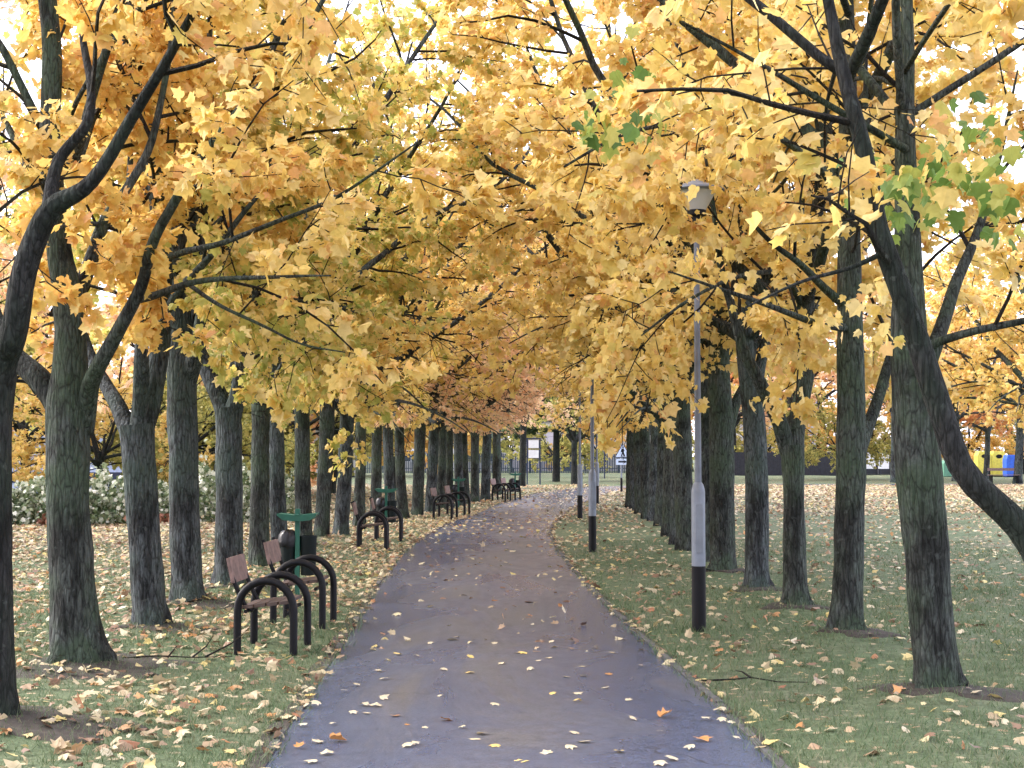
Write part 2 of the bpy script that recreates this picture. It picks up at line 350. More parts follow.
class Tree:
    """collects wood, thin branches and leaf places; coordinates relative to its foot"""
    def __init__(s, seed, foot, leaf=.135, dens=1.3, cr=3.8, droop=.1):
        s.rng = np.random.default_rng(seed); s.foot = np.array(foot, float); s.wood = MB(); s.thin = MB()
        s.lp = []; s.ld = []; s.lm = []; s.leaf = leaf * .90; s.dens = dens * 1.32; s.cr = cr; s.droop = droop; s.limbs = []; s.corridor = False; s.minz = 2.5
    def trunk(s, pts, rad, sides=20, flare=1.0, seed=0):
        pts = np.asarray(pts, float); L = np.linalg.norm(np.diff(pts, axis=0), axis=1)
        full = catmull(np.column_stack([pts, rad]), [max(2, int(l / .11)) for l in L])
        p, r = full[:, :3], full[:, 3]
        v, f = tube_geo(p, r, sides)
        n = len(p); ph = s.rng.uniform(0, 6.28, 3); v = v.reshape(n, sides, 3)
        a = np.arange(sides) * 2 * math.pi / sides
        for i in range(n):
            h = p[i][2]
            lob = .5 + .5 * np.sin(a * 3 + ph[0]) * .6 + .4 * np.sin(a * 5 + ph[1])
            k = 1 + flare * (-.08 + .46 * np.clip(lob, 0, 1.3) ** 1.5) * math.exp(-max(h, 0) / .10) + .045 * np.sin(a * 2 + ph[2] + h * .9)
            for q in range(sides):
                d = v[i, q] - p[i]
                k[q] += .10 * mnoise.noise(Vector((v[i, q][0] * 5 + seed, v[i, q][1] * 5, v[i, q][2] * 2.2)))
                k[q] += .05 * mnoise.noise(Vector((v[i, q][0] * 26 + seed, v[i, q][1] * 26, v[i, q][2] * 6)))
            v[i] = p[i] + (v[i] - p[i]) * k[:, None]
        v[:1, :, 2] -= .12
        s.wood.add(v.reshape(-1, 3), f)
    def limb(s, pts, rad, sides=10, sub=True, per=4, t0=.2, k=1.0):
        pts = np.asarray(pts, float); full = catmull(np.column_stack([pts, rad]), per)
        p, r = full[:, :3], full[:, 3].copy()
        jit = np.zeros_like(p)
        for i in range(len(p)):
            jit[i] = mnoise.noise_vector(Vector(p[i] * 1.7 + s.foot * 3.1))
        p = p + jit * np.minimum(r, .05)[:, None] * .9
        v, f = tube_geo(p, r, sides); s.thin.add(v, f, 0)
        if sub: s.limbs.append((p, r, t0, k))
    def branch(s, start, d, L, r, lvl=2, k=1.0):
        rng = s.rng; n = 6 if lvl == 2 else 4
        p = [np.array(start)]; d = d / np.linalg.norm(d)
        st = L / (n - 1)
        for i in range(n - 1):
            d = d + rng.normal(0, .13, 3); d[2] += (.05 if i < 2 else -s.droop); d /= np.linalg.norm(d)
            p.append(p[-1] + d * st)
        p = np.array(p); rad = np.linspace(r, max(r * .35, .0028), n)
        s.thin.tube(p, rad, 4 if lvl == 2 else 3, False, 1)
        if lvl == 2:
            m = max(3, int(L * 5.2 * k))
            for q in range(m):
                tt = .18 + .82 * (q + rng.uniform(0, 1)) / m; i = min(int(tt * (n - 1)), n - 2); w = tt * (n - 1) - i
                pos = p[i] * (1 - w) + p[i + 1] * w; tg = p[i + 1] - p[i]; tg /= np.linalg.norm(tg)
                q2 = rng.normal(0, 1, 3); q2[2] *= .55; q2 -= tg * (q2 @ tg); q2 /= np.linalg.norm(q2)
                s.branch(pos, tg * .6 + q2 * .9 + np.array((0, 0, .05)), rng.uniform(.30, .62) * (1.1 - .3 * tt), .0062, 3, k)
        if lvl == 3:
            c = rng.poisson(9.5 * s.dens)
            if c:
                tt = rng.uniform(.2, 1.05, c) * (n - 1); i = np.minimum(tt.astype(int), n - 2); w = (tt - i)[:, None]
                s.lp.append(p[i] * (1 - w) + p[i + 1] * w + rng.normal(0, .045, (c, 3)))
                s.ld.append((p[-1] - p[0])[None] / L + rng.normal(0, .75, (c, 3))); s.lm.append(np.zeros(c, int))
    def subdivide(s, spacing=.36, keep=None):
        rng = s.rng
        for p, r, t0, kk in s.limbs:
            seg = np.linalg.norm(np.diff(p, axis=0), axis=1); cum = np.concatenate([[0], np.cumsum(seg)]); L = cum[-1]
            n = int(L * (1 - t0) / spacing * kk)
            for q in range(n):
                u = t0 + (1 - t0) * (q + rng.uniform(0, 1)) / max(n, 1); a = u * L; i = min(np.searchsorted(cum, a) - 1, len(seg) - 1); i = max(i, 0)
                w = (a - cum[i]) / max(seg[i], 1e-6); pos = p[i] * (1 - w) + p[i + 1] * w; tg = (p[i + 1] - p[i]) / max(seg[i], 1e-6)
                if pos[2] < s.minz: continue
                q2 = rng.normal(0, 1, 3); q2 -= tg * (q2 @ tg); q2 /= np.linalg.norm(q2)
                out = np.array((pos[0], pos[1], 0)); out /= max(np.linalg.norm(out), .3)
                d = tg * .35 + q2 * .75 + out * .35 + np.array((0, 0, .12))
                rr = r[i] * (1 - w) + r[min(i + 1, len(r) - 1)] * w
                ln = rng.uniform(.9, 1.9) * (1.15 - .45 * u) * (s.cr / 3.8)
                if keep is not None and not keep(pos + s.foot, rng): continue
                s.branch(pos, d, ln, min(rr * .6, .008 + .011 * ln), 2)
    def cluster(s, pos, rad, n, mat=0, d=(0, 0, -1)):
        rng = s.rng; pos = np.array(pos) - s.foot
        s.lp.append(pos + rng.normal(0, 1, (n, 3)) * np.array(rad)); s.ld.append(np.array(d)[None] + rng.normal(0, .7, (n, 3))); s.lm.append(np.full(n, mat))
    def finish(s, name, label, bark, leafmats, scale=1.0, group='maples lining the path', cat='tree', rz=0, keep=None):
        root = empty(name, tuple(s.foot), rz, label, cat, group)
        s.wood.build('trunk', bark, root, True); s.thin.build('branchwork', [bark, M['twig']], root, True)
        rng = s.rng; lp = np.concatenate(s.lp); ld = np.concatenate(s.ld); lm = np.concatenate(s.lm)
        if s.corridor: keep = lambda p, r_: ~((p[:, 0] > 1.6) & (p[:, 2] < 3.0 + .5 * (p[:, 0] - 1.6))) & (p[:, 2] > 2.35)
        if keep is not None:
            kk = keep(lp + s.foot, rng); lp, ld, lm = lp[kk], ld[kk], lm[kk]
        n = len(lp); ld = ld.copy(); ld[:, 2] -= .55
        nr = rng.normal(0, .62, (n, 3)); nr[:, 2] += .75
        sz = s.leaf * np.clip(rng.normal(.86, .24, n), .35, 1.35)
        v, lo, tot = leaves(lp, ld, nr, sz, rng)
        o = mesh_obj('crown', v, lo, tot, leafmats, root, False, np.repeat(lm, 2))
        root['leafcount'] = n
        if scale != 1: root.scale = (scale,) * 3
        return root

def auto_limbs(T, top, r, n, h0, height, cr, toward=None, spread=(.5, 1.05), low=0, leader=True):
    """main limbs + leader above the fork at point top"""
    rng = T.rng; top = np.array(top, float)
    az0 = rng.uniform(0, 6.28)
    for i in range(n):
        az = az0 + 2 * math.pi * i / n + rng.normal(0, .25)
        el = rng.uniform(*spread); L = rng.uniform(.85, 1.12) * cr * 1.25
        if toward is not None:
            L *= 1 + .36 * math.cos(az - toward)
        p = [top + np.array((0, 0, rng.uniform(-.12, .1) + (i % 3) * .25)) * (1 if leader else 0)]
        for j in range(6):
            e = el + .10 * j * rng.uniform(-.5, 1.2)
            az += rng.normal(0, .12)
            p.append(p[-1] + np.array((math.cos(az) * math.cos(e), math.sin(az) * math.cos(e), math.sin(e))) * L / 6)
        T.limb(p, np.linspace(r * rng.uniform(.42, .62), .012, 7), 9, True, 3, .22)
    for i in range(low):
        az = (toward or 0) + (i - (low - 1) / 2) * (2.6 / max(low - 1, 1)) + rng.normal(0, .2) if low < 6 else rng.uniform(0, 6.28)
        e = rng.uniform(.36, .62); L = cr * rng.uniform(.85, 1.1); p = [top + np.array((0, 0, rng.uniform(-.1, .5)))]
        for j in range(6):
            e -= rng.uniform(.10, .2); az += rng.normal(0, .1)
            p.append(p[-1] + np.array((math.cos(az) * math.cos(e), math.sin(az) * math.cos(e), math.sin(e))) * L / 6)
        if low <= 4:
            q = [a for a in p if not (a[0] > 1.9 and a[2] < 3.5)]
            if len(q) < 4: continue
            p = q
        T.limb(p, np.linspace(r * .32, .009, len(p)), 7, True, 3, .25)
    if not leader: return
    # leader
    p = [top - np.array((0, 0, .1))]; d = np.array((rng.normal(0, .1), rng.normal(0, .1), 1))
    Lh = height - top[2]
    for j in range(6):
        d = d + rng.normal(0, .09, 3); d[2] = max(d[2], .8); d /= np.linalg.norm(d); p.append(p[-1] + d * Lh / 6)
    T.limb(p, np.linspace(r * .72, .015, 7), 11, True, 3, .12, 1.15)

# ------------------------------------------------------------------ avenue trees: pixel of each foot
LEFT = [(-2, 733), (76, 668), (151, 633), (189, 609), (229, 594), (259, 572), (280, 560), (304, 549), (321, 542), (341, 538), (359, 530), (376, 524), (391, 521),
        (403, 518.5), (417, 516.5), (430, 513.5), (441, 511), (449, 509), (460, 507), (466, 505), (475, 503), (485, 501)]
RIGHT = [(1112, 791), (937, 697), (847, 643), (795, 615), (758, 594), (721, 576), (708, 566), (687, 558), (679, 549), (669, 540), (660, 532), (653, 524), (647, 519),
         (641, 515), (635, 511), (630, 508)]
FEETL = [G(*p) for p in LEFT]; FEETR = [G(*p) for p in RIGHT]
for x, y in FEETL + FEETR:
    if y < 36: MOUNDS.append((x, y, .17))
exec_feet = {}

ORD = ['nearest', 'second', 'third', 'fourth', 'fifth', 'sixth', 'seventh', 'eighth', 'ninth', 'tenth', 'eleventh', 'twelfth', 'thirteenth', 'fourteenth', 'fifteenth',
       'sixteenth', 'seventeenth', 'eighteenth', 'nineteenth', 'twentieth', 'twenty-first', 'twenty-second']

# hand-traced trunks and limbs (pixel x, pixel y, radius in pixels) at the tree's own distance
def custom(side, i, trunk, limbs, seed, leaf=.110, dens=1.3, cr=3.6, extra=3, height=9.6, bark='bark', leaves_=('yellow', 'green'), label='', spacing=.36, clusters=(), toward=None, keep=None, keepb=None, crownfork=None, low=2):
    fx, fy = (FEETL if side == 'L' else FEETR)[i]
    z0 = gz1(fx, fy); T = Tree(seed, (fx, fy, z0), leaf, dens * (.85 if i == 0 else 1.75), cr)
    def conv(lst, Ya=None, Yb=None):
        n = len(lst); out = []; rr = []
        for j, (px, py, rp) in enumerate(lst):
            Y = fy if Ya is None else Ya + (Yb - Ya) * j / max(n - 1, 1)
            out.append(P(px, py, Y) - T.foot); rr.append(rp * Y / F)
        return np.array(out), np.array(rr)
    p, r = conv(trunk); p[0][2] = 0.0; r[0] = .45 * r[0] + .55 * r[1]; r = r * .96
    T.trunk(p, r, 22, 1.0, seed * 7.3)
    T.minz = 2.0
    T.limbs.append((p, r, .5, .8))
    for L in limbs:
        dY = L[1] if len(L) > 1 else 0
        p, r = conv(L[0], fy, fy + dY)
        r = r * np.linspace(1, .45, len(r)) ** (.5 if p[-1][2] < 9 else 0); r[-1] = min(r[-1], .006)
        T.limb(p, r, 9, True, 5, L[2] if len(L) > 2 else .25, L[3] if len(L) > 3 else 1.0)
    if extra:
        cf = crownfork if crownfork is not None else p[0]
        auto_limbs(T, cf, .12 if crownfork is None or i in (2, 3, 4, 5) else .065, extra, cf[2], height, cr * 1.12, toward, low=low, leader=crownfork is None or i in (2, 3, 4, 5))
    T.subdivide(spacing, keepb or (lambda p, r_: p[1] > 7.0))
    for (px, py, Y, rp, n, mt) in clusters:
        T.cluster(P(px, py, Y), (rp * Y / F, .25, rp * .6 * Y / F), n, mt)
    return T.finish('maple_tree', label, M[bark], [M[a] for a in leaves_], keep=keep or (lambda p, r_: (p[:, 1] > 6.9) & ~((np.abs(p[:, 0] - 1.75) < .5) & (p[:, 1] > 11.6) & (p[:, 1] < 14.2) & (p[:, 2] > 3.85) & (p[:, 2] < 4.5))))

custom('L', 0, [(-2, 733, 25), (-4, 690, 21), (-6, 600, 20), (-7, 500, 19.5), (-6, 420, 19), (0, 370, 17)],
       [([(-2, 395, 14), (5, 355, 15), (11, 338, 14.5), (31, 255, 13.5), (52, 208, 12.5), (94, 177, 9), (140, 104, 7.5), (182, 31, 6), (205, -8, 5), (235, -70, 3)], -.6, .45, .55),
        ([(50, 214, 9), (58, 160, 6.5), (86, 122, 6), (92, 84, 5.2), (84, 36, 4.5), (80, -20, 4)], .5, .3, .6),
        ([(-8, 400, 13), (-30, 330, 11), (-60, 230, 9), (-100, 120, 6), (-140, 0, 4)], 1.2, .3, .8),
        ([(8, 350, 8), (-20, 250, 7), (-25, 120, 5), (-10, 0, 4)], 1.5, .3, .7)],
       11, dens=1.0, cr=3.6, extra=0, bark='bark_dark', leaves_=('gold', 'green'), spacing=.42,
       label='dark trunk at the frame edge by the benches, one limb sweeping up over the path')
custom('L', 1, [(77, 668, 31), (77, 650, 26), (73, 600, 23.5), (68, 520, 22), (67, 450, 22), (68, 410, 23), (70, 370, 19), (70, 330, 16), (67, 291, 15), (58, 245, 13), (53, 180, 11.5), (50, 130, 11), (52, 52, 10), (48, 0, 9.5), (44, -70, 8)],
       [([(66, 425, 12), (45, 388, 13), (17, 363, 12), (-12, 335, 10), (-60, 280, 8), (-110, 180, 5)], .6, .4, .8),
        ([(84, 430, 10), (88, 392, 9.5), (97, 370, 9), (120, 333, 8), (141, 286, 7), (161, 224, 6.2), (193, 167, 5.5), (250, 99, 4.6), (292, 52, 4), (323, 0, 3.4), (352, -55, 2.5)], -1.2, .4, .6),
        ([(141, 299, 4.2), (170, 289, 4), (208, 281, 3.4), (265, 277, 2.8), (331, 276, 1.8)], -1.4, .35, .55),
        ([(190, 286, 2.4), (212, 300, 2.2), (234, 312, 2), (268, 328, 1.8), (302, 344, 1.4), (345, 352, 1)], -1.0, .3, .6),
        ([(150, 262, 3.8), (185, 252, 3.6), (224, 242, 3.3), (276, 221, 2.9), (340, 195, 2.4), (418, 142, 1.5)], -1.6, .35, .6),
        ([(70, 310, 9), (77, 288, 8.5), (90, 264, 8), (109, 217, 7), (124, 195, 6), (150, 140, 5), (168, 60, 4), (176, -30, 3)], .8, .3, .7),
        ([(60, 240, 6), (30, 170, 5), (4, 120, 4), (-30, 60, 3)], .8, .3, .8)],
       12, dens=1.1, cr=3.6, extra=3, crownfork=(-.1, 0, 3.9), toward=0, bark='bark', leaves_=('yellow', 'green'), spacing=.42,
       label='thick mossy trunk with flared foot, low fork and a long limb arching over the benches')
custom('L', 2, [(152, 633, 19), (149, 605, 17), (143, 520, 16.5), (138, 450, 17), (136, 425, 18)],
       [([(134, 440, 10), (120, 410, 9), (105, 388, 8), (88, 350, 7), (70, 290, 6), (60, 200, 4)], 1.0, .3, .9),
        ([(140, 440, 13), (153, 395, 11.5), (159, 340, 10.8), (158, 290, 10), (150, 230, 9), (146, 150, 8), (150, 60, 7), (155, -30, 5)], .5, .3, 1),
        ([(140, 430, 9), (143, 380, 8.5), (141, 342, 8), (130, 280, 6), (128, 180, 4.5), (134, 80, 3)], -.6, .35, .8),
        ([(158, 330, 5), (180, 290, 4.5), (215, 250, 4), (255, 200, 3), (300, 150, 2)], -1.5, .3, .9)],
       13, dens=1.3, cr=3.4, extra=2, crownfork=(.1, .1, 3.2), height=8.5, bark='bark_blue', leaves_=('gold', 'green'), toward=0,
       label='leaning trunk with three-way low fork between the thick flared trunk and the near seat')
custom('L', 3, [(189, 609, 20), (188, 592, 17.5), (185, 520, 15.5), (183, 440, 15.5), (182, 385, 15), (181, 350, 14), (179, 300, 10.5), (178, 220, 9), (182, 120, 7), (180, 20, 5)],
       [([(186, 380, 10), (198, 342, 8.5), (206, 305, 7.5), (225, 250, 6), (260, 180, 4), (300, 110, 2.5)], -1.0, .3, 1.0),
        ([(178, 375, 9), (168, 345, 8), (162, 300, 7), (150, 220, 5), (140, 130, 3)], .6, .3, 1)],
       14, dens=1.3, cr=3.5, extra=3, crownfork=(.05, .1, 3.0), bark='bark_blue', leaves_=('lemon', 'green'), toward=0,
       label='bluish grey straight trunk with bulging fork, fourth tree in the bench row')
custom('L', 4, [(230, 594, 16.5), (229, 578, 15), (229, 500, 14), (229, 430, 14), (227, 408, 14)],
       [([(226, 425, 10), (216, 390, 9.5), (205, 365, 9), (194, 335, 8), (188, 270, 6.5), (185, 180, 5), (180, 90, 3)], .5, .3, 1.0),
        ([(230, 420, 10), (237, 390, 8.5), (242, 350, 7.5), (246, 290, 6.5), (250, 200, 5), (262, 100, 3)], -.5, .3, 1.0)],
       15, dens=1.3, cr=3.6, extra=3, crownfork=(.02, .1, 2.7), bark='bark_blue', leaves_=('lemon', 'green'), toward=0,
       label='straight pale grey trunk rising right behind the nearest wooden seat')

custom('R', 0, [(1112, 791, 34), (1104, 755, 28), (1086, 690, 24), (1068, 630, 20), (1046, 572, 17), (1020, 527, 15.5), (990, 499, 14), (960, 465, 13.2), (936, 396, 13), (905, 302, 11.5), (879, 229, 10.2), (863, 146, 8.8), (849, 95, 7.5), (838, 50, 6.5), (828, 0, 5.5), (815, -60, 4)],
       [
        ([(1038, 562, 15), (1034, 520, 14), (1050, 455, 13), (1072, 350, 11), (1088, 180, 9), (1090, 0, 6)], .3, .3, .8),
        ([(888, 250, 3), (850, 268, 2.6), (800, 283, 2.2), (750, 305, 1.6)], -.2, .3, .4)],
       21, dens=1.0, cr=3.4, extra=3, crownfork=tuple(P(849, 95, 7.72) - np.array((*FEETR[0], 0))), toward=math.pi, bark='bark_dark', leaves_=('yellow', 'green'), spacing=.45,
       clusters=[(905, 178, 8.2, 26, 26, 1), (935, 196, 8.3, 34, 30, 1), (968, 168, 8.2, 30, 26, 1), (915, 210, 8.3, 16, 12, 1), (1005, 205, 8.1, 20, 14, 1), (950, 130, 8.3, 34, 16, 1), (940, 165, 8.0, 40, 22, 0), (870, 290, 9.0, 10, 6, 0), (888, 335, 9.0, 10, 8, 0)],
       label='leaning tree at the frame edge with a dark limb curving across the ringed trunk')
custom('R', 1, [(937, 697, 24), (936, 676, 22), (930, 600, 22), (922, 500, 22.5), (916, 430, 23), (911, 370, 20), (909, 330, 18), (908, 230, 13), (905, 150, 11), (906, 50, 9), (905, -50, 7)],
       [([(918, 352, 8), (935, 343, 5.5), (962, 335, 5), (1024, 322, 4.5), (1090, 300, 3)], -.5, .4, 1.3),
        ([(925, 365, 9), (942, 325, 7.5), (958, 285, 6.8), (972, 250, 6), (985, 208, 5), (1000, 150, 4), (1018, 70, 3)], .5, .3, 1.4),
        ([(906, 152, 5), (897, 146, 4.4), (850, 118, 4), (785, 78, 3.4), (738, 52, 2.6), (660, 10, 1.6)], -1.0, .3, .6),
        ([(908, 240, 5), (880, 190, 4.5), (865, 120, 4), (868, 30, 3)], .8, .3, .7)],
       22, dens=1.1, cr=3.6, extra=3, crownfork=(-.2, 0, 4.0), toward=math.pi, bark='bark', leaves_=('yellow', 'green'), spacing=.42,
       clusters=[(612, 128, 9.2, 20, 26, 1), (640, 110, 9.2, 16, 14, 1), (590, 132, 9.2, 10, 8, 1), (625, 60, 9.3, 14, 6, 1)],
       label='stout ridged trunk on open grass with a swollen ring of bark at head height')
custom('R', 2, [(847, 643, 18), (846, 622, 16), (849, 550, 15), (851, 480, 14.5), (851, 400, 14.5), (850, 330, 13.5), (848, 208, 11.5), (848, 94, 10), (845, 0, 9), (842, -70, 7)],
       [([(856, 465, 7), (864, 435, 7), (873, 408, 6.8), (885, 375, 6.4), (897, 335, 5.5), (905, 270, 4.5), (915, 180, 3)], .9, .4, .8),
        ([(848, 330, 5), (830, 325, 4.2), (800, 318, 3.8), (764, 305, 3.2), (720, 290, 2.6), (668, 271, 1.6)], -1.2, .35, .5),
        ([(846, 308, 5), (821, 281, 4.3), (798, 262, 3.8), (775, 245, 3.3), (743, 211, 2.3), (715, 170, 1.5)], -1.0, .3, .7),
        ([(846, 120, 6), (838, 60, 5), (828, 0, 4), (815, -60, 3)], .5, .2, .8)],
       23, dens=1.15, cr=3.6, extra=3, crownfork=(0, 0, 3.9), toward=math.pi, bark='bark', leaves_=('yellow', 'green'), spacing=.38, clusters=[(838, 318, 12.2, 14, 14, 0), (870, 300, 12.2, 12, 10, 0), (690, 262, 12.4, 26, 26, 0), (720, 285, 12.4, 22, 18, 0), (668, 285, 12.3, 18, 16, 0), (697, 262, 12.3, 14, 22, 0)],
       label='straight tall green-grey trunk with one low side limb, beside the Y-shaped trunk')
custom('R', 3, [(795, 615, 16), (795, 595, 12.8), (794, 520, 11.5), (793, 470, 12), (792, 445, 13)],
       [([(790, 455, 9), (782, 425, 8.5), (768, 402, 8), (754, 375, 7.5), (740, 345, 6.8), (728, 300, 5.5), (715, 220, 4), (700, 120, 2.5)], -.5, .35, 1.0),
        ([(795, 450, 10), (803, 400, 8.8), (808, 350, 8.2), (806, 300, 7.4), (800, 220, 6), (798, 120, 4.5), (802, 0, 3)], .5, .35, 1.0)],
       24, dens=1.3, cr=3.5, extra=3, crownfork=(.1, .1, 3.0), bark='bark', leaves_=('yellow', 'green'), toward=math.pi,
       label='slim trunk splitting into a wide letter-Y fork near head height')
custom('R', 4, [(758, 594, 14), (757, 578, 12.3), (757, 500, 11.5), (755, 430, 11.5), (750, 388, 11), (745, 350, 9.5), (742, 280, 8), (740, 180, 6), (744, 60, 4)],
       [([(752, 400, 7), (762, 360, 6), (772, 310, 5), (780, 220, 4), (790, 120, 2.5)], .6, .35, 1.0)],
       25, dens=1.3, cr=3.6, extra=4, crownfork=(-.08, .1, 2.9), bark='bark_blue', leaves_=('yellow', 'green'), toward=math.pi,
       label='grey unforked trunk leaning slightly towards the path, beyond the Y-shaped one')
custom('R', 5, [(721, 576, 16), (722, 562, 13), (722, 480, 12.3), (720, 400, 12), (718, 350, 11), (716, 280, 9), (714, 180, 6)],
       [([(726, 430, 6.5), (735, 405, 6), (746, 378, 5.5), (756, 330, 4.5), (764, 250, 3)], .4, .35, 1.0)],
       26, dens=1.3, cr=3.6, extra=4, crownfork=(-.05, .05, 3.0), bark='bark', leaves_=('yellow', 'green'), toward=math.pi,
       label='thick upright trunk standing just beyond the nearest lamp post')

# shared variants for the rest of the avenue, the park and the far trees
VAR = {}
def make_variant(seed, h_fork, r0, height, cr, dens, leaf, nl, toward=0.0, droop=.1, low=5, minz=2.7):
    T = Tree(seed, (0, 0, 0), leaf, dens, cr, droop); rng = T.rng
    lx, ly = rng.normal(0, .05, 2)
    T.trunk([(0, 0, 0), (lx * .2, ly * .2, .25), (lx, ly, h_fork * .5), (lx * 1.6, ly * 1.6, h_fork), (lx * 2, ly * 2, h_fork + .25)], [r0 * 1.02, r0, r0 * .9, r0 * .9, r0 * .8], 16, 1.0, seed * 3.1)
    auto_limbs(T, (lx * 1.8, ly * 1.8, h_fork), r0, nl, h_fork, height, cr, toward, low=low)
    T.minz = minz
    if low <= 4:
        T.subdivide(.36, lambda p, r_: not (p[0] > 1.7 and p[2] < 3.2 + .5 * (p[0] - 1.7)))
        T.corridor = True
    else: T.subdivide(.36)
    return T
NV = 6
protos = []
for i in range(NV):
    protos.append(make_variant(100 + i, 2.3 + .25 * (i % 3), .138 + .009 * (i % 4), 10.2 + .5 * (i % 3), 3.5 + .2 * (i % 2), .95, .116, 6, low=3))
for i in range(3):
    protos.append(make_variant(200 + i, 1.35 + .2 * i, .15, 8.0 + .5 * i, 3.9, 1.5, .13, 6, droop=.13, low=9, minz=.9))
protos.append(make_variant(207, 2.5, .15, 10.6, 4.0, 1.75, .13, 7, low=6, minz=3.0))
PROT = [None] * (NV + 4)
rndv = random.Random(5)
def place_variant(k, x, y, rz, label, bark, leafm, group='maples lining the path', s=1.0, sz=1.0, name='maple_tree'):
    z = gz1(x, y)
    if PROT[k] is None:
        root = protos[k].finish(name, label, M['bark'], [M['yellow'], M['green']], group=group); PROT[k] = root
    else:
        root = copy_tree(PROT[k]); root.name = name
    root['label'] = label; root['group'] = group; root.location = (x, y, z); root.rotation_euler = (0, 0, rz); root.scale = (s, s, s * sz)
    for ch in root.children:
        kind = ch.name.split('.')[0]
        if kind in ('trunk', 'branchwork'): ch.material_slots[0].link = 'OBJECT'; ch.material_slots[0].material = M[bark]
        if kind == 'crown': ch.material_slots[0].link = 'OBJECT'; ch.material_slots[0].material = M[leafm]
    return root

for i in range(5, len(FEETL)):
    x, y = FEETL[i]
    lm = 'peach' if i >= 15 or i == 12 else ('lemon' if i in (5, 8) else ('gold' if i % 3 == 0 else 'yellow'))
    where = {5: 'behind the second near seat', 6: 'behind the nearest litter bin', 7: 'just past the nearest litter bin', 21: 'last of the row where the path bends'}.get(i, 'counted away from the viewer')
    place_variant(i % NV, x, y, rndv.uniform(-.35, .35), '%s maple of the bench row, %s' % (ORD[i], where), ('bark_blue', 'bark', 'bark')[i % 3], lm, s=rndv.uniform(.94, 1.05) * (1.05 if i > 12 else 1))
for i in range(6, len(FEETR)):
    x, y = FEETR[i]
    lm = ('yellow', 'yellow', 'gold')[i % 3]
    where = {6: 'close behind the thick upright trunk', 15: 'last of the row near the warning sign'}.get(i, 'counted away from the viewer')
    place_variant((i + 2) % NV, x, y, math.pi + rndv.uniform(-.35, .35), '%s maple of the lamp-post row, %s' % (ORD[i], where), ('bark', 'bark', 'bark_blue')[i % 3], lm, s=rndv.uniform(.94, 1.05))

for k, yy in enumerate((-.8, -3.6, -6.4)):  # avenue carried on behind the camera, unseen trees added to dim near leaves
    place_variant(k, -3.2, yy, .1 * k, '%s maple of the bench row added unseen behind the viewpoint' % ORD[k + 1], 'bark', 'yellow')
    place_variant(k + 3, 3.0, yy + .5, math.pi - .1 * k, '%s maple of the lamp-post row added unseen behind the viewpoint' % ORD[k + 1], 'bark', 'yellow')
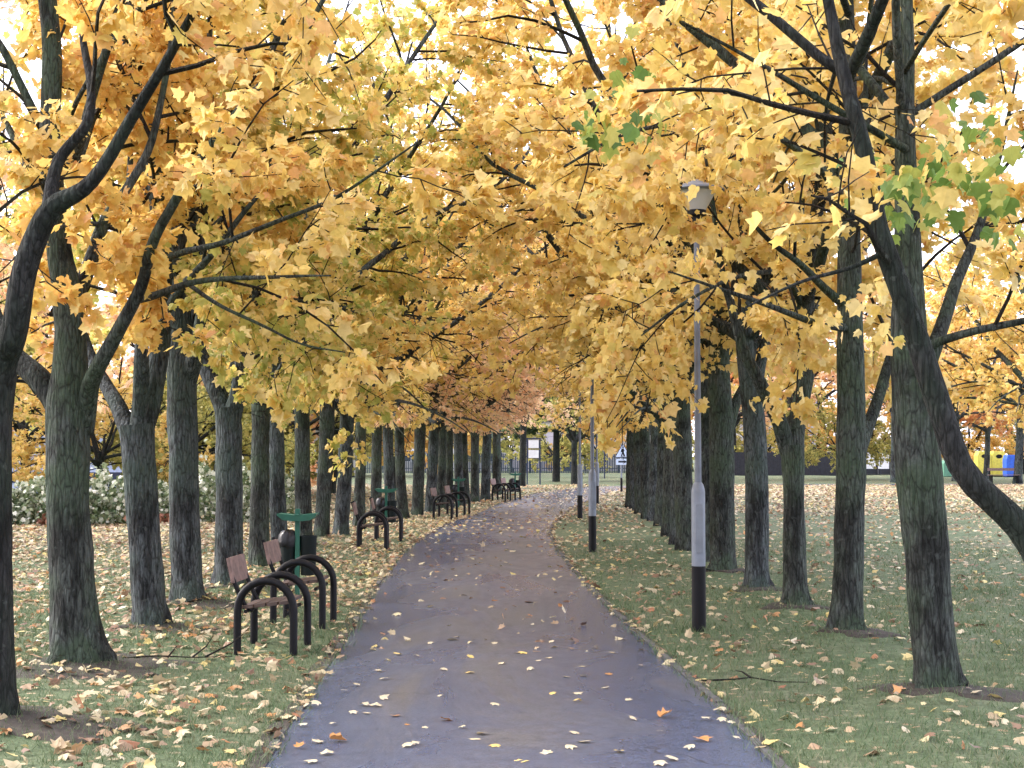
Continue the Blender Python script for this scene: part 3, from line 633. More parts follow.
# park trees beyond the two rows
BG = [  # px, distance, scale, leaves, bark, label
    (-60, 27, 1.15, 'peach', 'bark_dark', 'peach-leaved tree on the open grass beyond the nearest bench-row trunks'),
    (30, 46, 1.15, 'lemon', 'bark_dark', 'lemon-green tree behind the pale hedge near the blue-banded building'),
    (105, 41, .78, 'yellow', 'bark_dark', 'small yellow tree with leaves hanging down to the pale hedge top'),
    (178, 44, .92, 'olive', 'bark_dark', 'olive-yellow tree behind the pale hedge between the third and fourth trunks'),
    (215, 52, 1.0, 'olive', 'bark_dark', 'dull olive tree behind the hedge, seen beside the fifth trunk'),
    (330, 60, 1.6, 'gold', 'bark_dark', 'golden tree beyond the bench row, seen between its trunks'),
    (-40, 64, 1.6, 'peach', 'bark_dark', 'tall peach tree far behind the blue-banded building'),
    (150, 62, 1.75, 'peach', 'bark_dark', 'tall peach tree far behind the hedge, above the leaning trunk'),
    (497, 59, 1.3, 'peach', 'bark', 'bright peach tree just past the end of the bench row at the bend'),
    (522, 74, 1.35, 'peach', 'bark_dark', 'rusty peach tree behind the notice board'),
    (574, 81.0, 1.05, 'olive', 'bark_dark', 'dark-trunked olive tree on the far bank straight ahead beside the bend'),
    (640, 98, 1.25, 'gold', 'bark_dark', 'golden tree behind the warning sign on the far verge'),
    (722, 92, 1.5, 'rust', 'bark_dark', 'orange tree in front of the dark board fence, nearest the lamp'),
    (790, 100, 1.65, 'peach', 'bark_dark', 'broad peach tree before the dark board fence, seen inside the Y fork'),
    (838, 95, .95, 'olive', 'bark_dark', 'low olive tree against the dark board fence beside the tall trunk'),
    (893, 86, 1.5, 'peach', 'bark_blue', 'peach tree with pale trunk by the white doors'),
    (985, 97, 1.35, 'rust', 'bark_blue', 'bright orange tree hanging over the yellow clothes banks'),
    (1016, 84, 1.55, 'gold', 'bark_blue', 'golden tree with pale green trunk in front of the blue bin'),
    (955, 88, 1.6, 'gold', 'bark_blue', 'golden tree beyond the open grass between ringed trunk and clothes banks'),
    (1085, 78, 1.6, 'gold', 'bark_dark', 'golden tree at the far edge of the open grass, mostly out of frame'),
    (1060, 110, 1.7, 'yellow', 'bark_dark', 'yellow tree behind the blue recycling bin'),
    (800, 125, 1.9, 'gold', 'bark_dark', 'golden tree behind the black board fence'),
    (735, 120, 1.7, 'olive', 'bark_dark', 'olive tree behind the black board fence near its end'),
    (915, 125, 1.9, 'rust', 'bark_dark', 'rusty tree behind the kiosk with white doors'),
    (705, 121, 1.0, 'olive', 'bark_dark', 'low olive tree behind the board fence, just past the lamp shaft'),
    (765, 123, 1.0, 'lemon', 'bark_dark', 'low lemon-green tree behind the board fence, seen inside the Y fork'),
    (930, 122, 1.0, 'olive', 'bark_dark', 'low olive tree behind the green recycling bin'),
    (968, 121, 1.1, 'gold', 'bark_dark', 'low golden tree right behind the yellow clothes banks'),
    (1022, 123, 1.2, 'olive', 'bark_dark', 'low olive tree behind the blue recycling bin'),
    (815, 127, 1.1, 'gold', 'bark_dark', 'low golden tree behind the board fence, next to the tall trunk'),
    (556, 104, .85, 'olive', 'bark_dark', 'low olive tree on the far grass bank between notice board and lamp posts'),
    (598, 131, 1.1, 'gold', 'bark_dark', 'low golden tree behind the far railings, seen between the lamp posts'),
    (512, 133, 1.0, 'olive', 'bark_dark', 'low olive tree behind the far railings, beside the cream house'),
    (870, 124, .9, 'lemon', 'bark_dark', 'low lemon-green tree behind the kiosk roof'),
    (500, 165, 2.3, 'olive', 'bark_dark', 'tall olive tree behind the cream house, beyond the bench row'),
    (610, 170, 2.3, 'lemon', 'bark_dark', 'tall lemon tree behind the houses, seen between the lamp posts'),
    (350, 105, 1.9, 'lemon', 'bark_dark', 'lemon-green tree far behind the bench row'),
    (290, 52, 1.2, 'olive', 'bark_dark', 'olive tree behind the far end of the pale hedge'),
    (-20, 60, 1.7, 'lemon', 'bark_dark', 'lemon-green tree behind the blue-banded building, near the frame edge'),
    (-90, 40, 1.2, 'olive', 'bark_dark', 'olive tree on the grass, mostly beyond the frame edge past the nearest trunk'),
    (1036, 42, 1.2, 'yellow', 'bark', 'yellow tree on the open grass at the frame edge, above the curved limb'),
    (430, 118, 1.8, 'olive', 'bark_dark', 'tall olive tree behind the far railings, above the bench row end'),
    (560, 150, 2.2, 'gold', 'bark_dark', 'tall golden tree behind the far houses straight ahead'),
    (690, 140, 2.2, 'gold', 'bark_dark', 'tall golden tree far behind the lamp-post row'),
    (860, 145, 2.3, 'peach', 'bark_dark', 'tall peach tree far behind the white doors'),
    (1010, 140, 2.2, 'gold', 'bark_dark', 'tall golden tree far behind the clothes banks'),
    (250, 110, 2.0, 'gold', 'bark_dark', 'tall golden tree far behind the hedge and its olive trees'),
    (60, 100, 1.9, 'lemon', 'bark_dark', 'tall lemon-green tree far behind the blue-banded building'),
]
for j, (px, Y, s, lm, bk, lab) in enumerate(BG):
    if lab is None: continue
    x = (px - 512) * Y / F
    place_variant(NV + 3 if px in (1036, 955, 985, 1085, 790, 722) else NV + j % 3 if (-10 < px < 480 or px in (838, 705, 765, 930, 870, 968, 1022, 815, 556, 598, 512)) else (j * 5 + 1) % NV, x, Y, rndv.uniform(0, 6.28), lab, bk, lm, 'park trees beyond the avenue', s, .95)
print('LEAVES', sum(o.get('leafcount', 0) for o in COL.objects), [o.get('leafcount') for o in COL.objects if o.get('leafcount')][:30])

# evergreen behind the bend
def conifer(x, y, H, label):
    rng = np.random.default_rng(77); root = empty('evergreen_tree', (x, y, gz1(x, y)), 0, label, 'tree')
    tr = MB(); tr.tube([(0, 0, -.1), (.05, 0, H * .4), (0, .05, H)], [.24, .15, .02], 10); thin = MB(); lp = []; ld = []
    h = 3.2
    while h < H - .2:
        for k in range(5):
            az = rng.uniform(0, 6.28); L = (H - h) * .36 + .5; d = np.array((math.cos(az), math.sin(az), .12)); p = [np.array((0, 0, h))]
            for q in range(5): d[2] -= .07; p.append(p[-1] + d * L / 5)
            p = np.array(p); thin.tube(p, np.linspace(.03, .008, 6), 4, False)
            n = int(L * 60); tt = rng.uniform(.15, 1, n) * 5; i = np.minimum(tt.astype(int), 4); w = (tt - i)[:, None]
            lp.append(p[i] * (1 - w) + p[i + 1] * w + rng.normal(0, 1, (n, 3)) * np.array((.16, .16, .05))); ld.append(d[None] * .7 + rng.normal(0, .5, (n, 3)) - np.array((0, 0, .2)))
        h += .38
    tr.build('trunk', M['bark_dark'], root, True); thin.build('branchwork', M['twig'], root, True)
    lp = np.concatenate(lp); ld = np.concatenate(ld); nr = rng.normal(0, .4, lp.shape); nr[:, 2] += 1
    v, lo, tot = leaves(lp, ld, nr, rng.uniform(.16, .3, len(lp)), rng)
    mesh_obj('crown', v, lo, tot, M['ever'], root)
conifer((556 - 512) * 88 / F, 88, 13.5, 'dark evergreen rising behind the bend of the path straight ahead')
conifer((395 - 512) * 70 / F, 70, 11.0, 'dark evergreen behind the bench row, showing between yellow crowns')

# ------------------------------------------------------------------ ground, path, kerbs
def axis(a, b, fine0, fine1, f, c):
    out = [a]
    while out[-1] < b:
        x = out[-1]; st = f if fine0 <= x <= fine1 else min(c, f + .16 * (max(fine0 - x, x - fine1)))
        out.append(x + st)
    return np.array(out)
xs = axis(-400, 400, -9, 9, .22, 25); ys = axis(-60, 900, 5, 34, .22, 30)
XX, YY = np.meshgrid(xs, ys); V = np.column_stack([XX.ravel(), YY.ravel(), np.zeros(XX.size)])
near = (np.abs(V[:, 0]) < 60) & (V[:, 1] < 120); V[near, 2] = gz(V[near, 0], V[near, 1])
pdv = np.full(len(V), 9.); pdv[near] = path_d(V[near, 0], V[near, 1]); V[pdv < .12, 2] = -.012
nx, ny = len(xs), len(ys); ii = (np.arange(ny - 1)[:, None] * nx + np.arange(nx - 1)[None]).ravel()
lo = np.column_stack([ii, ii + 1, ii + nx + 1, ii + nx]).ravel()
tag(mesh_obj('ground', V, lo, np.full(len(ii), 4), M['ground'], None, True), kind='structure')

tang = np.gradient(CLF[:, :2], axis=0); tang /= np.linalg.norm(tang, axis=1)[:, None]; nor = np.column_stack([tang[:, 1], -tang[:, 0]])
dense = np.linspace(0, len(CLF) - 1, 700)
def at(arr, q): return np.column_stack([np.interp(q, np.arange(len(arr)), arr[:, k]) for k in range(arr.shape[1])])
C = at(CLF, dense); N = at(nor, dense); N /= np.linalg.norm(N, axis=1)[:, None]
def wob(sd):
    a = np.array([mnoise.noise(Vector((C[i, 0] * .9 + sd, C[i, 1] * .9, sd))) + .5 * mnoise.noise(Vector((C[i, 0] * 3 + sd, C[i, 1] * 3, sd))) for i in range(len(C))])
    return a * .022
cols = 9; PV = []
wl, wr = wob(3.3), wob(9.1)
for i in range(len(C)):
    a = C[i, :2] - N[i] * (C[i, 2] + wl[i]); b2 = C[i, :2] + N[i] * (C[i, 2] + wr[i])
    for k in range(cols):
        u = k / (cols - 1); q = a * (1 - u) + b2 * u; PV.append((q[0], q[1], .004 + .018 * (1 - (2 * u - 1) ** 2)))
ii = (np.arange(len(C) - 1)[:, None] * cols + np.arange(cols - 1)[None]).ravel()
lo = np.column_stack([ii, ii + 1, ii + cols + 1, ii + cols]).ravel()
tag(mesh_obj('path', np.array(PV), lo, np.full(len(ii), 4), M['asphalt'], None, True), kind='structure')
kb = MB()
for sgn, w in ((-1, wl), (1, wr)):
    i = 0
    rk = random.Random(3 + sgn)
    while i < len(C) - 4:
        if C[i, 1] > 60: break
        if C[i, 1] > 4 and (sgn > 0 or rk.random() < .45):
            st = 3
            vs = []; top = .018 + rk.uniform(-.008, .012)
            for q in (i, i + 1, i + 2, i + 3):
                for off, z in ((.0, -.02), (.0, top), (.05, top), (.05, -.02)):
                    p = C[q, :2] + sgn * N[q] * (C[q, 2] + off - .012 + (w[i] * .6 + w[q] * .4)); vs.append((p[0], p[1], z))
            f = [(0, 1, 2, 3), (15, 14, 13, 12)]
            for a in range(3):
                for k in range(4): f.append((a * 4 + k, a * 4 + (k + 1) % 4, a * 4 + 4 + (k + 1) % 4, a * 4 + 4 + k))
            kb.add(vs, f)
        i += 3
tag(kb.build('kerb', M['stone']), kind='structure')

for sgn, w in ((-1, wl), (1, wr)):
    vs = []; k2 = [i for i in range(len(C)) if 3 < C[i, 1] < 62 and C[i, 0] < 6]
    for i in k2:
        ex = .05 + .05 * max(0, mnoise.noise(Vector((C[i, 0], C[i, 1] * 1.4, sgn * 5)))) + (.03 if sgn < 0 else 0)
        for off, z in ((-.012, .008), (.03 + ex * .4, .015), (.03 + ex, .006)):
            p = C[i, :2] + sgn * N[i] * (C[i, 2] + w[i] + off); vs.append((p[0], p[1], z))
    sm = MB(); sm.add(vs, [(a * 3 + q, a * 3 + q + 1, a * 3 + q + 4, a * 3 + q + 3) for a in range(len(k2) - 1) for q in (0, 1)])
    tag(sm.build('soil_edge', M['soil'], None, True), kind='structure')
# bare trodden soil round the nearest feet: low uneven patches that hug the ground
rs = np.random.default_rng(8)
sb = MB()
for (x, y), ex in list(zip(FEETL[:5], (1.0, 1.3, .7, .8, .6))) + list(zip(FEETR[1:6], (.8, .5, .5, .6, .5))):
    seg, ringn = 26, 6; v = []; ph = rs.uniform(0, 6.28, 3)
    for k in range(ringn):
        for a in range(seg):
            an = 2 * math.pi * a / seg; rr = (.1 + (k / (ringn - 1)) * .42 * ex * (1 + .35 * math.sin(2 * an + ph[0]) + .22 * math.sin(5 * an + ph[1]) + .12 * math.sin(9 * an + ph[2])))
            qx, qy = x + .15 * ex + rr * math.cos(an) * 1.25, y - .05 + rr * math.sin(an) * .95
            v.append((qx, qy, gz1(qx, qy) + (.012 if k < ringn - 1 else -.01)))
    f = [tuple(range(seg))]
    for k in range(ringn - 1):
        for a in range(seg): f.append((k * seg + a, k * seg + (a + 1) % seg, (k + 1) * seg + (a + 1) % seg, (k + 1) * seg + a))
    sb.add(v, f)
tag(sb.build('soil', M['soil'], None, True), kind='structure')

# ------------------------------------------------------------------ grass blades (stuff)
rg = np.random.default_rng(4)
def scatter(x0, x1, y0, y1, dens):
    n = int((x1 - x0) * (y1 - y0) * dens); return rg.uniform(x0, x1, n), rg.uniform(y0, y1, n)
gx, gy = [], []
for (a, b2, c0, d0, dn) in ((-7, 7, 6.2, 12, 1500), (-8, 8.5, 12, 18, 800), (-8, 9, 18, 28, 330)):
    x, y = scatter(a, b2, c0, d0, dn); px = x / y * F + 512
    k = (px > -200) & (px < 1230) & (path_d(x, y) > -.03 + rg.normal(0, .035, len(x)))
    pn = .5 + .5 * np.sin(x * 2.1 + np.sin(y * 1.7) * 1.3) * np.sin(y * 1.3 + 1)
    k &= rg.uniform(0, 1, len(x)) < .35 + .65 * pn
    gx.append(x[k]); gy.append(y[k])
gx, gy = np.concatenate(gx), np.concatenate(gy); n = len(gx); gzv = np.maximum(gz(gx, gy), .002)
tuft = np.clip(np.sin(gx * 5.1 + 2 * np.sin(gy * 2.7)) * np.sin(gy * 4.3 + 1.7 * np.sin(gx * 3.3)), 0, 1)
hgt = rg.uniform(.018, .050, n) * (1 + 1.1 * tuft) * (1 + .5 * (np.abs(path_d(gx, gy)) < .12)); an = rg.uniform(0, 6.28, n); wd = np.where(gy < 12, .0032, .0055); le = rg.normal(0, .6, (n, 2))
v = np.empty((n, 3, 3)); v[:, 0] = np.column_stack([gx - np.cos(an) * wd, gy - np.sin(an) * wd, gzv - .004]); v[:, 1] = np.column_stack([gx + np.cos(an) * wd, gy + np.sin(an) * wd, gzv - .004])
v[:, 2] = np.column_stack([gx + le[:, 0] * hgt, gy + le[:, 1] * hgt, gzv + hgt])
tag(mesh_obj('grass', v.reshape(-1, 3), np.arange(3 * n), np.full(n, 3), M['blade']), 'short worn grass on both verges of the path', 'grass', kind='stuff')

# ------------------------------------------------------------------ fallen leaves (stuff)
lx, ly = [], []
def add_litter(x0, x1, y0, y1, dens, pfun):
    x, y = scatter(x0, x1, y0, y1, dens); px = x / np.maximum(y, .1) * F + 512
    k = (px > -420) & (px < 1450) & (rg.uniform(0, 1, len(x)) < pfun(x, y)); lx.append(x[k]); ly.append(y[k])
def clump(x, y, s=1.0): return np.clip(.5 + .6 * np.sin(x * 1.9 * s + 1.3 * np.sin(y * 1.1 * s)) * np.sin(y * 1.5 * s + .8 * np.sin(x * 2.3)), 0.08, 1)
pdm = lambda x, y: path_d(x, y)
add_litter(-9, -1.0, 5.5, 16, 95, lambda x, y: (pdm(x, y) > .02) * (.25 + .75 * clump(x, y)) * np.where(pdm(x, y) < .55, .45, 1))
add_litter(-14, -1.0, 16, 40, 95, lambda x, y: (pdm(x, y) > .02) * (.4 + .6 * clump(x, y)))
add_litter(1.0, 11, 5.5, 16, 20, lambda x, y: (pdm(x, y) > .02) * clump(x, y, .8))
add_litter(.5, 24, 16, 40, 20, lambda x, y: (pdm(x, y) > .02) * (.3 + .7 * clump(x, y, .6)))
add_litter(-26, 40, 40, 78, 30, lambda x, y: (pdm(x, y) > .02) * 1.0)
add_litter(-30, -4, 26, 36, 40, lambda x, y: 1.0 + 0 * x)
add_litter(8, 40, 56, 76, 45, lambda x, y: (pdm(x, y) > .3) * 1.0)
add_litter(-2.2, 2, 11.8, 26, 6, lambda x, y: (pdm(x, y) < 0) * .8)
add_litter(-2.5, 3, 26, 46, 16, lambda x, y: (pdm(x, y) < 0) * np.where((y > 31) & (y < 38), 1, .35))
add_litter(-2, 8, 46, 75, 10, lambda x, y: (pdm(x, y) < 0) * .8)
x, y = scatter(-3, 3, 6.5, 45, 120); d = path_d(x, y); k = (np.abs(d - .04) < .09) & (rg.uniform(0, 1, len(x)) < np.where(x < 0, .42, .36)); lx.append(x[k]); ly.append(y[k])
lx, ly = np.concatenate(lx), np.concatenate(ly); n = len(lx); print('LITTER', n)
pd0 = path_d(lx, ly); z = gz(lx, ly) + np.where(pd0 < 0, .026, .022) + rg.uniform(0, .018, n)
tip = np.column_stack([rg.normal(0, 1, (n, 2)), rg.normal(0, .16, n)]); nr = np.column_stack([rg.normal(0, .30, (n, 2)), np.ones(n)])
nr[rg.uniform(0, 1, n) < .10] *= np.array((2.6, 2.6, .6))
v, lo, tot = leaves(np.column_stack([lx, ly, z]), tip, nr, np.clip(rg.normal(.066, .020, n), .03, .115) * np.where(ly > 40, 1.3, 1), rg, .8, .8)
tag(mesh_obj('fallen_leaves', v, lo, tot, M['litter']), 'carpet of fallen maple leaves over the grass and far path', 'fallen leaves', kind='stuff')

# the leaves one can count on the near stretch of the path
def path_leaf(px, py, kind, size, lift=.0):
    x, y = G(px, py); r = np.random.default_rng(int(px * 13 + py * 7))
    if kind == 'leaf_brown': fo, cu = .6, .4
    else: fo, cu = .35, .35
    nr = np.array([[r.normal(0, .15), r.normal(0, .15), 1.]])
    size *= .74
    v, lo, tot = leaves(np.zeros((1, 3)), np.array([[r.normal(), r.normal(), .05]]), nr if kind != 'leaf_brown' else nr * np.array((1, 1, -1)), np.array([size]), r, fo, cu)
    v = v - v.mean(axis=0); v[:, 2] -= v[:, 2].min()
    o = mesh_obj('fallen_leaf', v, lo, tot, M[kind], None, False)
    o.location = (x, y, .020)
    lab = {'leaf_pale': 'pale cream fallen leaf lying flat on the near path', 'leaf_yellow': 'yellow fallen leaf lying on the near path', 'leaf_brown': 'curled orange-brown fallen leaf on the near path'}[kind]
    tag(o, lab, 'leaf', {'leaf_pale': 'pale leaves on the near path', 'leaf_yellow': 'yellow leaves on the near path', 'leaf_brown': 'brown leaves on the near path'}[kind])
for px, py, k, s in [(336, 744, 'leaf_brown', .13), (318, 745, 'leaf_pale', .10), (395, 719, 'leaf_brown', .09), (446, 724, 'leaf_brown', .10), (664, 720, 'leaf_brown', .12), (702, 743, 'leaf_brown', .13),
                     (471, 660, 'leaf_yellow', .09), (470, 676, 'leaf_yellow', .09), (523, 656, 'leaf_yellow', .11), (518, 656, 'leaf_pale', .08), (398, 657, 'leaf_yellow', .09), (609, 677, 'leaf_brown', .08),
                     (495, 750, 'leaf_yellow', .08), (521, 765, 'leaf_yellow', .11), (619, 756, 'leaf_yellow', .09), (578, 705, 'leaf_yellow', .08), (364, 708, 'leaf_pale', .09), (383, 702, 'leaf_pale', .10), (376, 709, 'leaf_pale', .1),
                     (384, 682, 'leaf_pale', .09), (379, 673, 'leaf_pale', .08), (444, 673, 'leaf_pale', .08), (416, 659, 'leaf_pale', .08), (552, 645, 'leaf_pale', .08), (494, 646, 'leaf_pale', .08), (538, 663, 'leaf_pale', .07),
                     (549, 661, 'leaf_pale', .08), (502, 667, 'leaf_pale', .08), (495, 708, 'leaf_pale', .09), (530, 673, 'leaf_pale', .08), (475, 743, 'leaf_pale', .10), (482, 738, 'leaf_pale', .09), (408, 750, 'leaf_pale', .1),
                     (415, 748, 'leaf_pale', .07), (547, 757, 'leaf_pale', .09), (327, 757, 'leaf_pale', .09), (312, 765, 'leaf_pale', .1), (353, 716, 'leaf_pale', .08), (367, 716, 'leaf_pale', .06), (583, 746, 'leaf_pale', .1),
                     (570, 752, 'leaf_pale', .09), (690, 752, 'leaf_pale', .09), (672, 763, 'leaf_pale', .1), (633, 723, 'leaf_pale', .08), (574, 737, 'leaf_pale', .08), (605, 691, 'leaf_pale', .08), (613, 655, 'leaf_pale', .08),
                     (582, 669, 'leaf_pale', .08), (584, 679, 'leaf_pale', .09), (567, 680, 'leaf_pale', .07), (577, 697, 'leaf_pale', .1), (628, 703, 'leaf_pale', .07), (594, 650, 'leaf_pale', .08), (660, 735, 'leaf_pale', .05),
                     (705, 722, 'leaf_pale', .09), (722, 724, 'leaf_pale', .09), (718, 714, 'leaf_pale', .10), (640, 668, 'leaf_pale', .07), (457, 640, 'leaf_pale', .08), (430, 646, 'leaf_pale', .07), (440, 699, 'leaf_pale', .05),
                     (356, 688, 'leaf_pale', .08), (344, 694, 'leaf_pale', .08), (333, 727, 'leaf_pale', .06), (425, 731, 'leaf_pale', .05), (407, 728, 'leaf_brown', .05), (462, 732, 'leaf_pale', .06), (552, 697, 'leaf_yellow', .07),
                     (299, 750, 'leaf_brown', .09), (304, 728, 'leaf_pale', .08), (310, 698, 'leaf_yellow', .1), (316, 708, 'leaf_pale', .09), (660, 768, 'leaf_pale', .1), (735, 742, 'leaf_pale', .08)]:
    path_leaf(px, py, k, s)

# fallen twigs
def twig(px, py, pts, label):
    x, y = G(px, py); z = gz1(x, y); b = MB()
    for p in pts: b.tube(np.array(p), np.linspace(.009, .003, len(p)), 5)
    o = b.build('fallen_twig', M['twig'], None, True); o.location = (x, y, z + .012); tag(o, label, 'twig')
twig(735, 684, [[(-.25, 0, .01), (0, 0, .02), (.12, .03, .03), (.3, -.12, .02), (.52, -.1, .015)], [(.12, .03, .03), (.08, .18, .05), (.05, .3, .04)]], 'thin bent fallen twig on the grass below the nearest lamp post')
twig(180, 662, [[(-.55, -.05, .015), (-.2, .02, .03), (.1, 0, .02), (.42, .05, .02)], [(.1, 0, .02), (.2, .06, .10), (.26, .05, .19)], [(-.1, 0, .02), (-.05, .1, .1)], [(.2, .03, .02), (.4, .1, .12), (.5, .1, .2)]], 'dark forked fallen twig beside the flared trunk foot')

# ------------------------------------------------------------------ seats
def make_seat():
    root = empty('single_bench')
    W, D, H, R = .62, .48, .62, .034           # width between arches (y), depth (x), height
    def arch(y):
        b = MB(); p = [(-D / 2, y, -.06), (-D / 2, y, H - .25)]
        for k in range(1, 12):
            a = math.pi - math.pi * k / 12; p.append((D / 2 * math.cos(a), y, H - .25 + .25 * math.sin(a)))
        p += [(D / 2, y, H - .25), (D / 2, y, -.06)]; b.tube(p, R, 12); return b
    for y in (-W / 2, W / 2): arch(y).build('armrest_frame', M['black'], root, True)
    b = MB()
    for k in range(4): b.box((-.165 + k * .105, 0, .395 + .012 * k), (.092, W - 2 * R - .006, .03), ry=-.10)
    b.build('seat', M['wood_dark'], root, bevel=.004)
    b = MB(); b.box((-D / 2 - .075, 0, .70), (.03, W - .07, .22), ry=-.22); b.build('backrest', M['wood'], root, bevel=.005)
    for y in (-W / 2 + .07, W / 2 - .07):
        b = MB(); b.tube([(-.12, y, .36), (-.19, y, .40), (-D / 2 - .005, y, .5), (-D / 2 - .065, y, .64), (-D / 2 - .125, y, .83)], [.02] * 5, 8); b.build('back_post', M['black'], root, True)
    for x in (-.17, .17):
        b = MB(); b.tube([(x, -W / 2, .36), (x, W / 2, .36)], .017, 8); b.build('seat_rail', M['black'], root, True)
    return root
seat0 = make_seat()
seats = [(-2.07, 12.66, -.05, 'nearest black-armed wooden seat facing the path in front of the pale grey trunk'),
         (-2.06, 14.45, -.05, 'second black-armed wooden seat, just in front of the nearest litter bin'),
         (-2.46, 25.75, .05, 'black-armed seat nearer of the second pair along the path edge'),
         (-2.42, 28.6, .05, 'black-armed seat farther of the second pair, before its green bin'),
         (-1.75, 38.2, -.18, 'black-armed seat nearer of the third pair along the path edge'),
         (-1.48, 40.2, -.18, 'black-armed seat farther of the third pair, before its green bin'),
         (-.38, 52.2, -.3, 'black-armed seat nearer of the farthest pair by the bend'),
         (-.02, 53.6, -.3, 'black-armed seat farther of the farthest pair by the bend')]
for i, (x, y, a, lab) in enumerate(seats):
    s = seat0 if i == 0 else copy_tree(seat0); s.location = (x, y, gz1(x, y)); s.rotation_euler = (0, 0, a)
    tag(s, lab, 'bench', 'single seats along the path')

# ------------------------------------------------------------------ litter bins
def make_bin():
    root = empty('litter_bin')
    b = MB(); b.box((0, -.02, .48), (.055, .055, 1.04)); b.build('post', M['bin_green'], root, bevel=.006)
    b = MB()
    for s in (-1, 1):
        v = []
        for y in (-.13, .15):
            v += [(.02 * s, y, .925), (.225 * s, y, .945), (.225 * s, y, .93), (.16 * s, y, .875), (.02 * s, y, .86)]
        f = [(0, 1, 2, 3, 4), (9, 8, 7, 6, 5)] + [(k, (k + 1) % 5, (k + 1) % 5 + 5, k + 5) for k in range(5)]
        b.add(v, f)
    b.box((0, .01, .90), (.05, .27, .075)); b.build('hood', M['bin_green'], root, bevel=.004)
    for s in (-1, 1):
        b = MB(); b.lathe([(.05, .22), (.085, .23), (.10, .66), (.105, .66), (.105, .685), (.092, .685), (.088, .65)], 16, (s * .118, .03, 0)); b.build('tub', M['bin_dark'], root, True)
    b = MB(); rr = random.Random(2); prof = []
    b.lathe([(.09, .58), (.109, .56), (.122, .62), (.112, .695), (.09, .73), (.04, .75)], 22, (-.118, .03, 0))
    v = b.v[0]
    for q in range(len(v)): v[q] += np.array([rr.uniform(-.014, .014) for _ in range(3)])
    b.build('liner', M['bag'], root, True)
    return root
bin0 = make_bin()
for i, (x, y, lab) in enumerate([(-2.50, 17.0, 'nearest green T-topped litter bin with a bulging black liner, behind the near seats'), (-2.68, 31.0, 'second green T-topped litter bin, behind the second pair of seats'),
                                 (-1.66, 45.0, 'third green T-topped litter bin, behind the third pair of seats'), (.12, 56.5, 'farthest green T-topped litter bin by the bend')]):
    s = bin0 if i == 0 else copy_tree(bin0); s.location = (x, y, gz1(x, y)); s.rotation_euler = (0, 0, (.0, -.05, .1, .1)[i]); tag(s, lab, 'litter bin', 'green litter bins')

# ------------------------------------------------------------------ lamp posts
def make_lamp():
    root = empty('lamp_post')
    b = MB(); b.lathe([(.068, -.1), (.068, .62)], 18); b.build('painted_base', M['black'], root, True)
    b = MB(); b.lathe([(.067, .62), (.067, 1.33), (.062, 1.36), (.050, 1.40), (.034, 1.42)], 18); o = b.build('base_column', M['galv'], root, True)
    d = MB(); d.box((0, -.067, .98), (.07, .012, .46)); d.build('door', M['galv'], o, bevel=.003)
    b = MB(); b.lathe([(.033, 1.41), (.027, 3.92)], 14); b.build('shaft', M['galv_dark'], root, True)
    lan = MB(); lan.lathe([(.05, 3.90), (.062, 3.94), (.055, 3.985), (.095, 4.0), (.095, 4.05)], 20); lt = lan.build('lantern', M['black'], root, True)
    d = MB(); d.lathe([(.09, 4.05), (.19, 4.235)], 24); d.build('diffuser', M['diffuser'], lt, True)
    d = MB(); d.lathe([(.20, 4.232), (.275, 4.24), (.272, 4.255), (.17, 4.295), (.06, 4.33), (.03, 4.35), (.0, 4.352)], 28); d.build('canopy', M['galv'], lt, True)
    return root
lamp0 = make_lamp()
for i, (px, py, lab) in enumerate([(699, 632, 'nearest grey lamp post with black base and wide flat lantern'), (592.5, 553, 'second grey lamp post with black base, on the inside of the bend'),
                                   (580, 520, 'third grey lamp post, seen close beside the second one'), (597, 505, 'fourth grey lamp post, farthest along the verge')]):
    x, y = G(px, py); s = lamp0 if i == 0 else copy_tree(lamp0); s.location = (x, y, gz1(x, y)); s.rotation_euler = (0, 0, i * .3); tag(s, lab, 'lamp post', 'lamp posts along the path')

# ------------------------------------------------------------------ warning sign, notice board, posts
x, y = G(621.5, 492.5); r = empty('warning_sign', (x, y, gz1(x, y)), 0, 'white triangular pedestrian sign with plate on a black-footed grey pole', 'sign')
b = MB(); b.lathe([(.05, -.1), (.05, .62)], 12); b.build('painted_base', M['black'], r, True)
b = MB(); b.lathe([(.038, .62), (.036, 2.15)], 12); b.build('pole', M['galv'], r, True)
def plate(name, outline, y0, th, mat, par):
    n = len(outline); v = [(a, y0, c) for a, c in outline] + [(a, y0 + th, c) for a, c in outline]
    q = MB(); q.add(v, [tuple(range(n)), tuple(range(2 * n - 1, n - 1, -1))] + [(k, k + n, (k + 1) % n + n, (k + 1) % n) for k in range(n)]); return q.build(name, mat, par)
cx = .06
tp = plate('triangle_plate', [(cx - .36, 1.52), (cx + .36, 1.52), (cx, 2.16)], -.055, .012, M['navy'], r)
plate('sign_face', [(cx - .32, 1.545), (cx + .32, 1.545), (cx, 2.11)], -.061, .005, M['sign_blue'], tp)
plate('walker_symbol', [(cx - .10, 1.56), (cx - .05, 1.56), (cx, 1.69), (cx + .07, 1.56), (cx + .12, 1.56), (cx + .05, 1.74), (cx + .06, 1.86), (cx + .0, 1.93), (cx - .06, 1.88), (cx - .09, 1.78), (cx - .03, 1.75)], -.066, .004, M['black'], tp)
sp = plate('lower_plate', [(cx - .30, 1.20), (cx + .30, 1.20), (cx + .30, 1.47), (cx - .30, 1.47)], -.055, .01, M['sign_blue'], r)
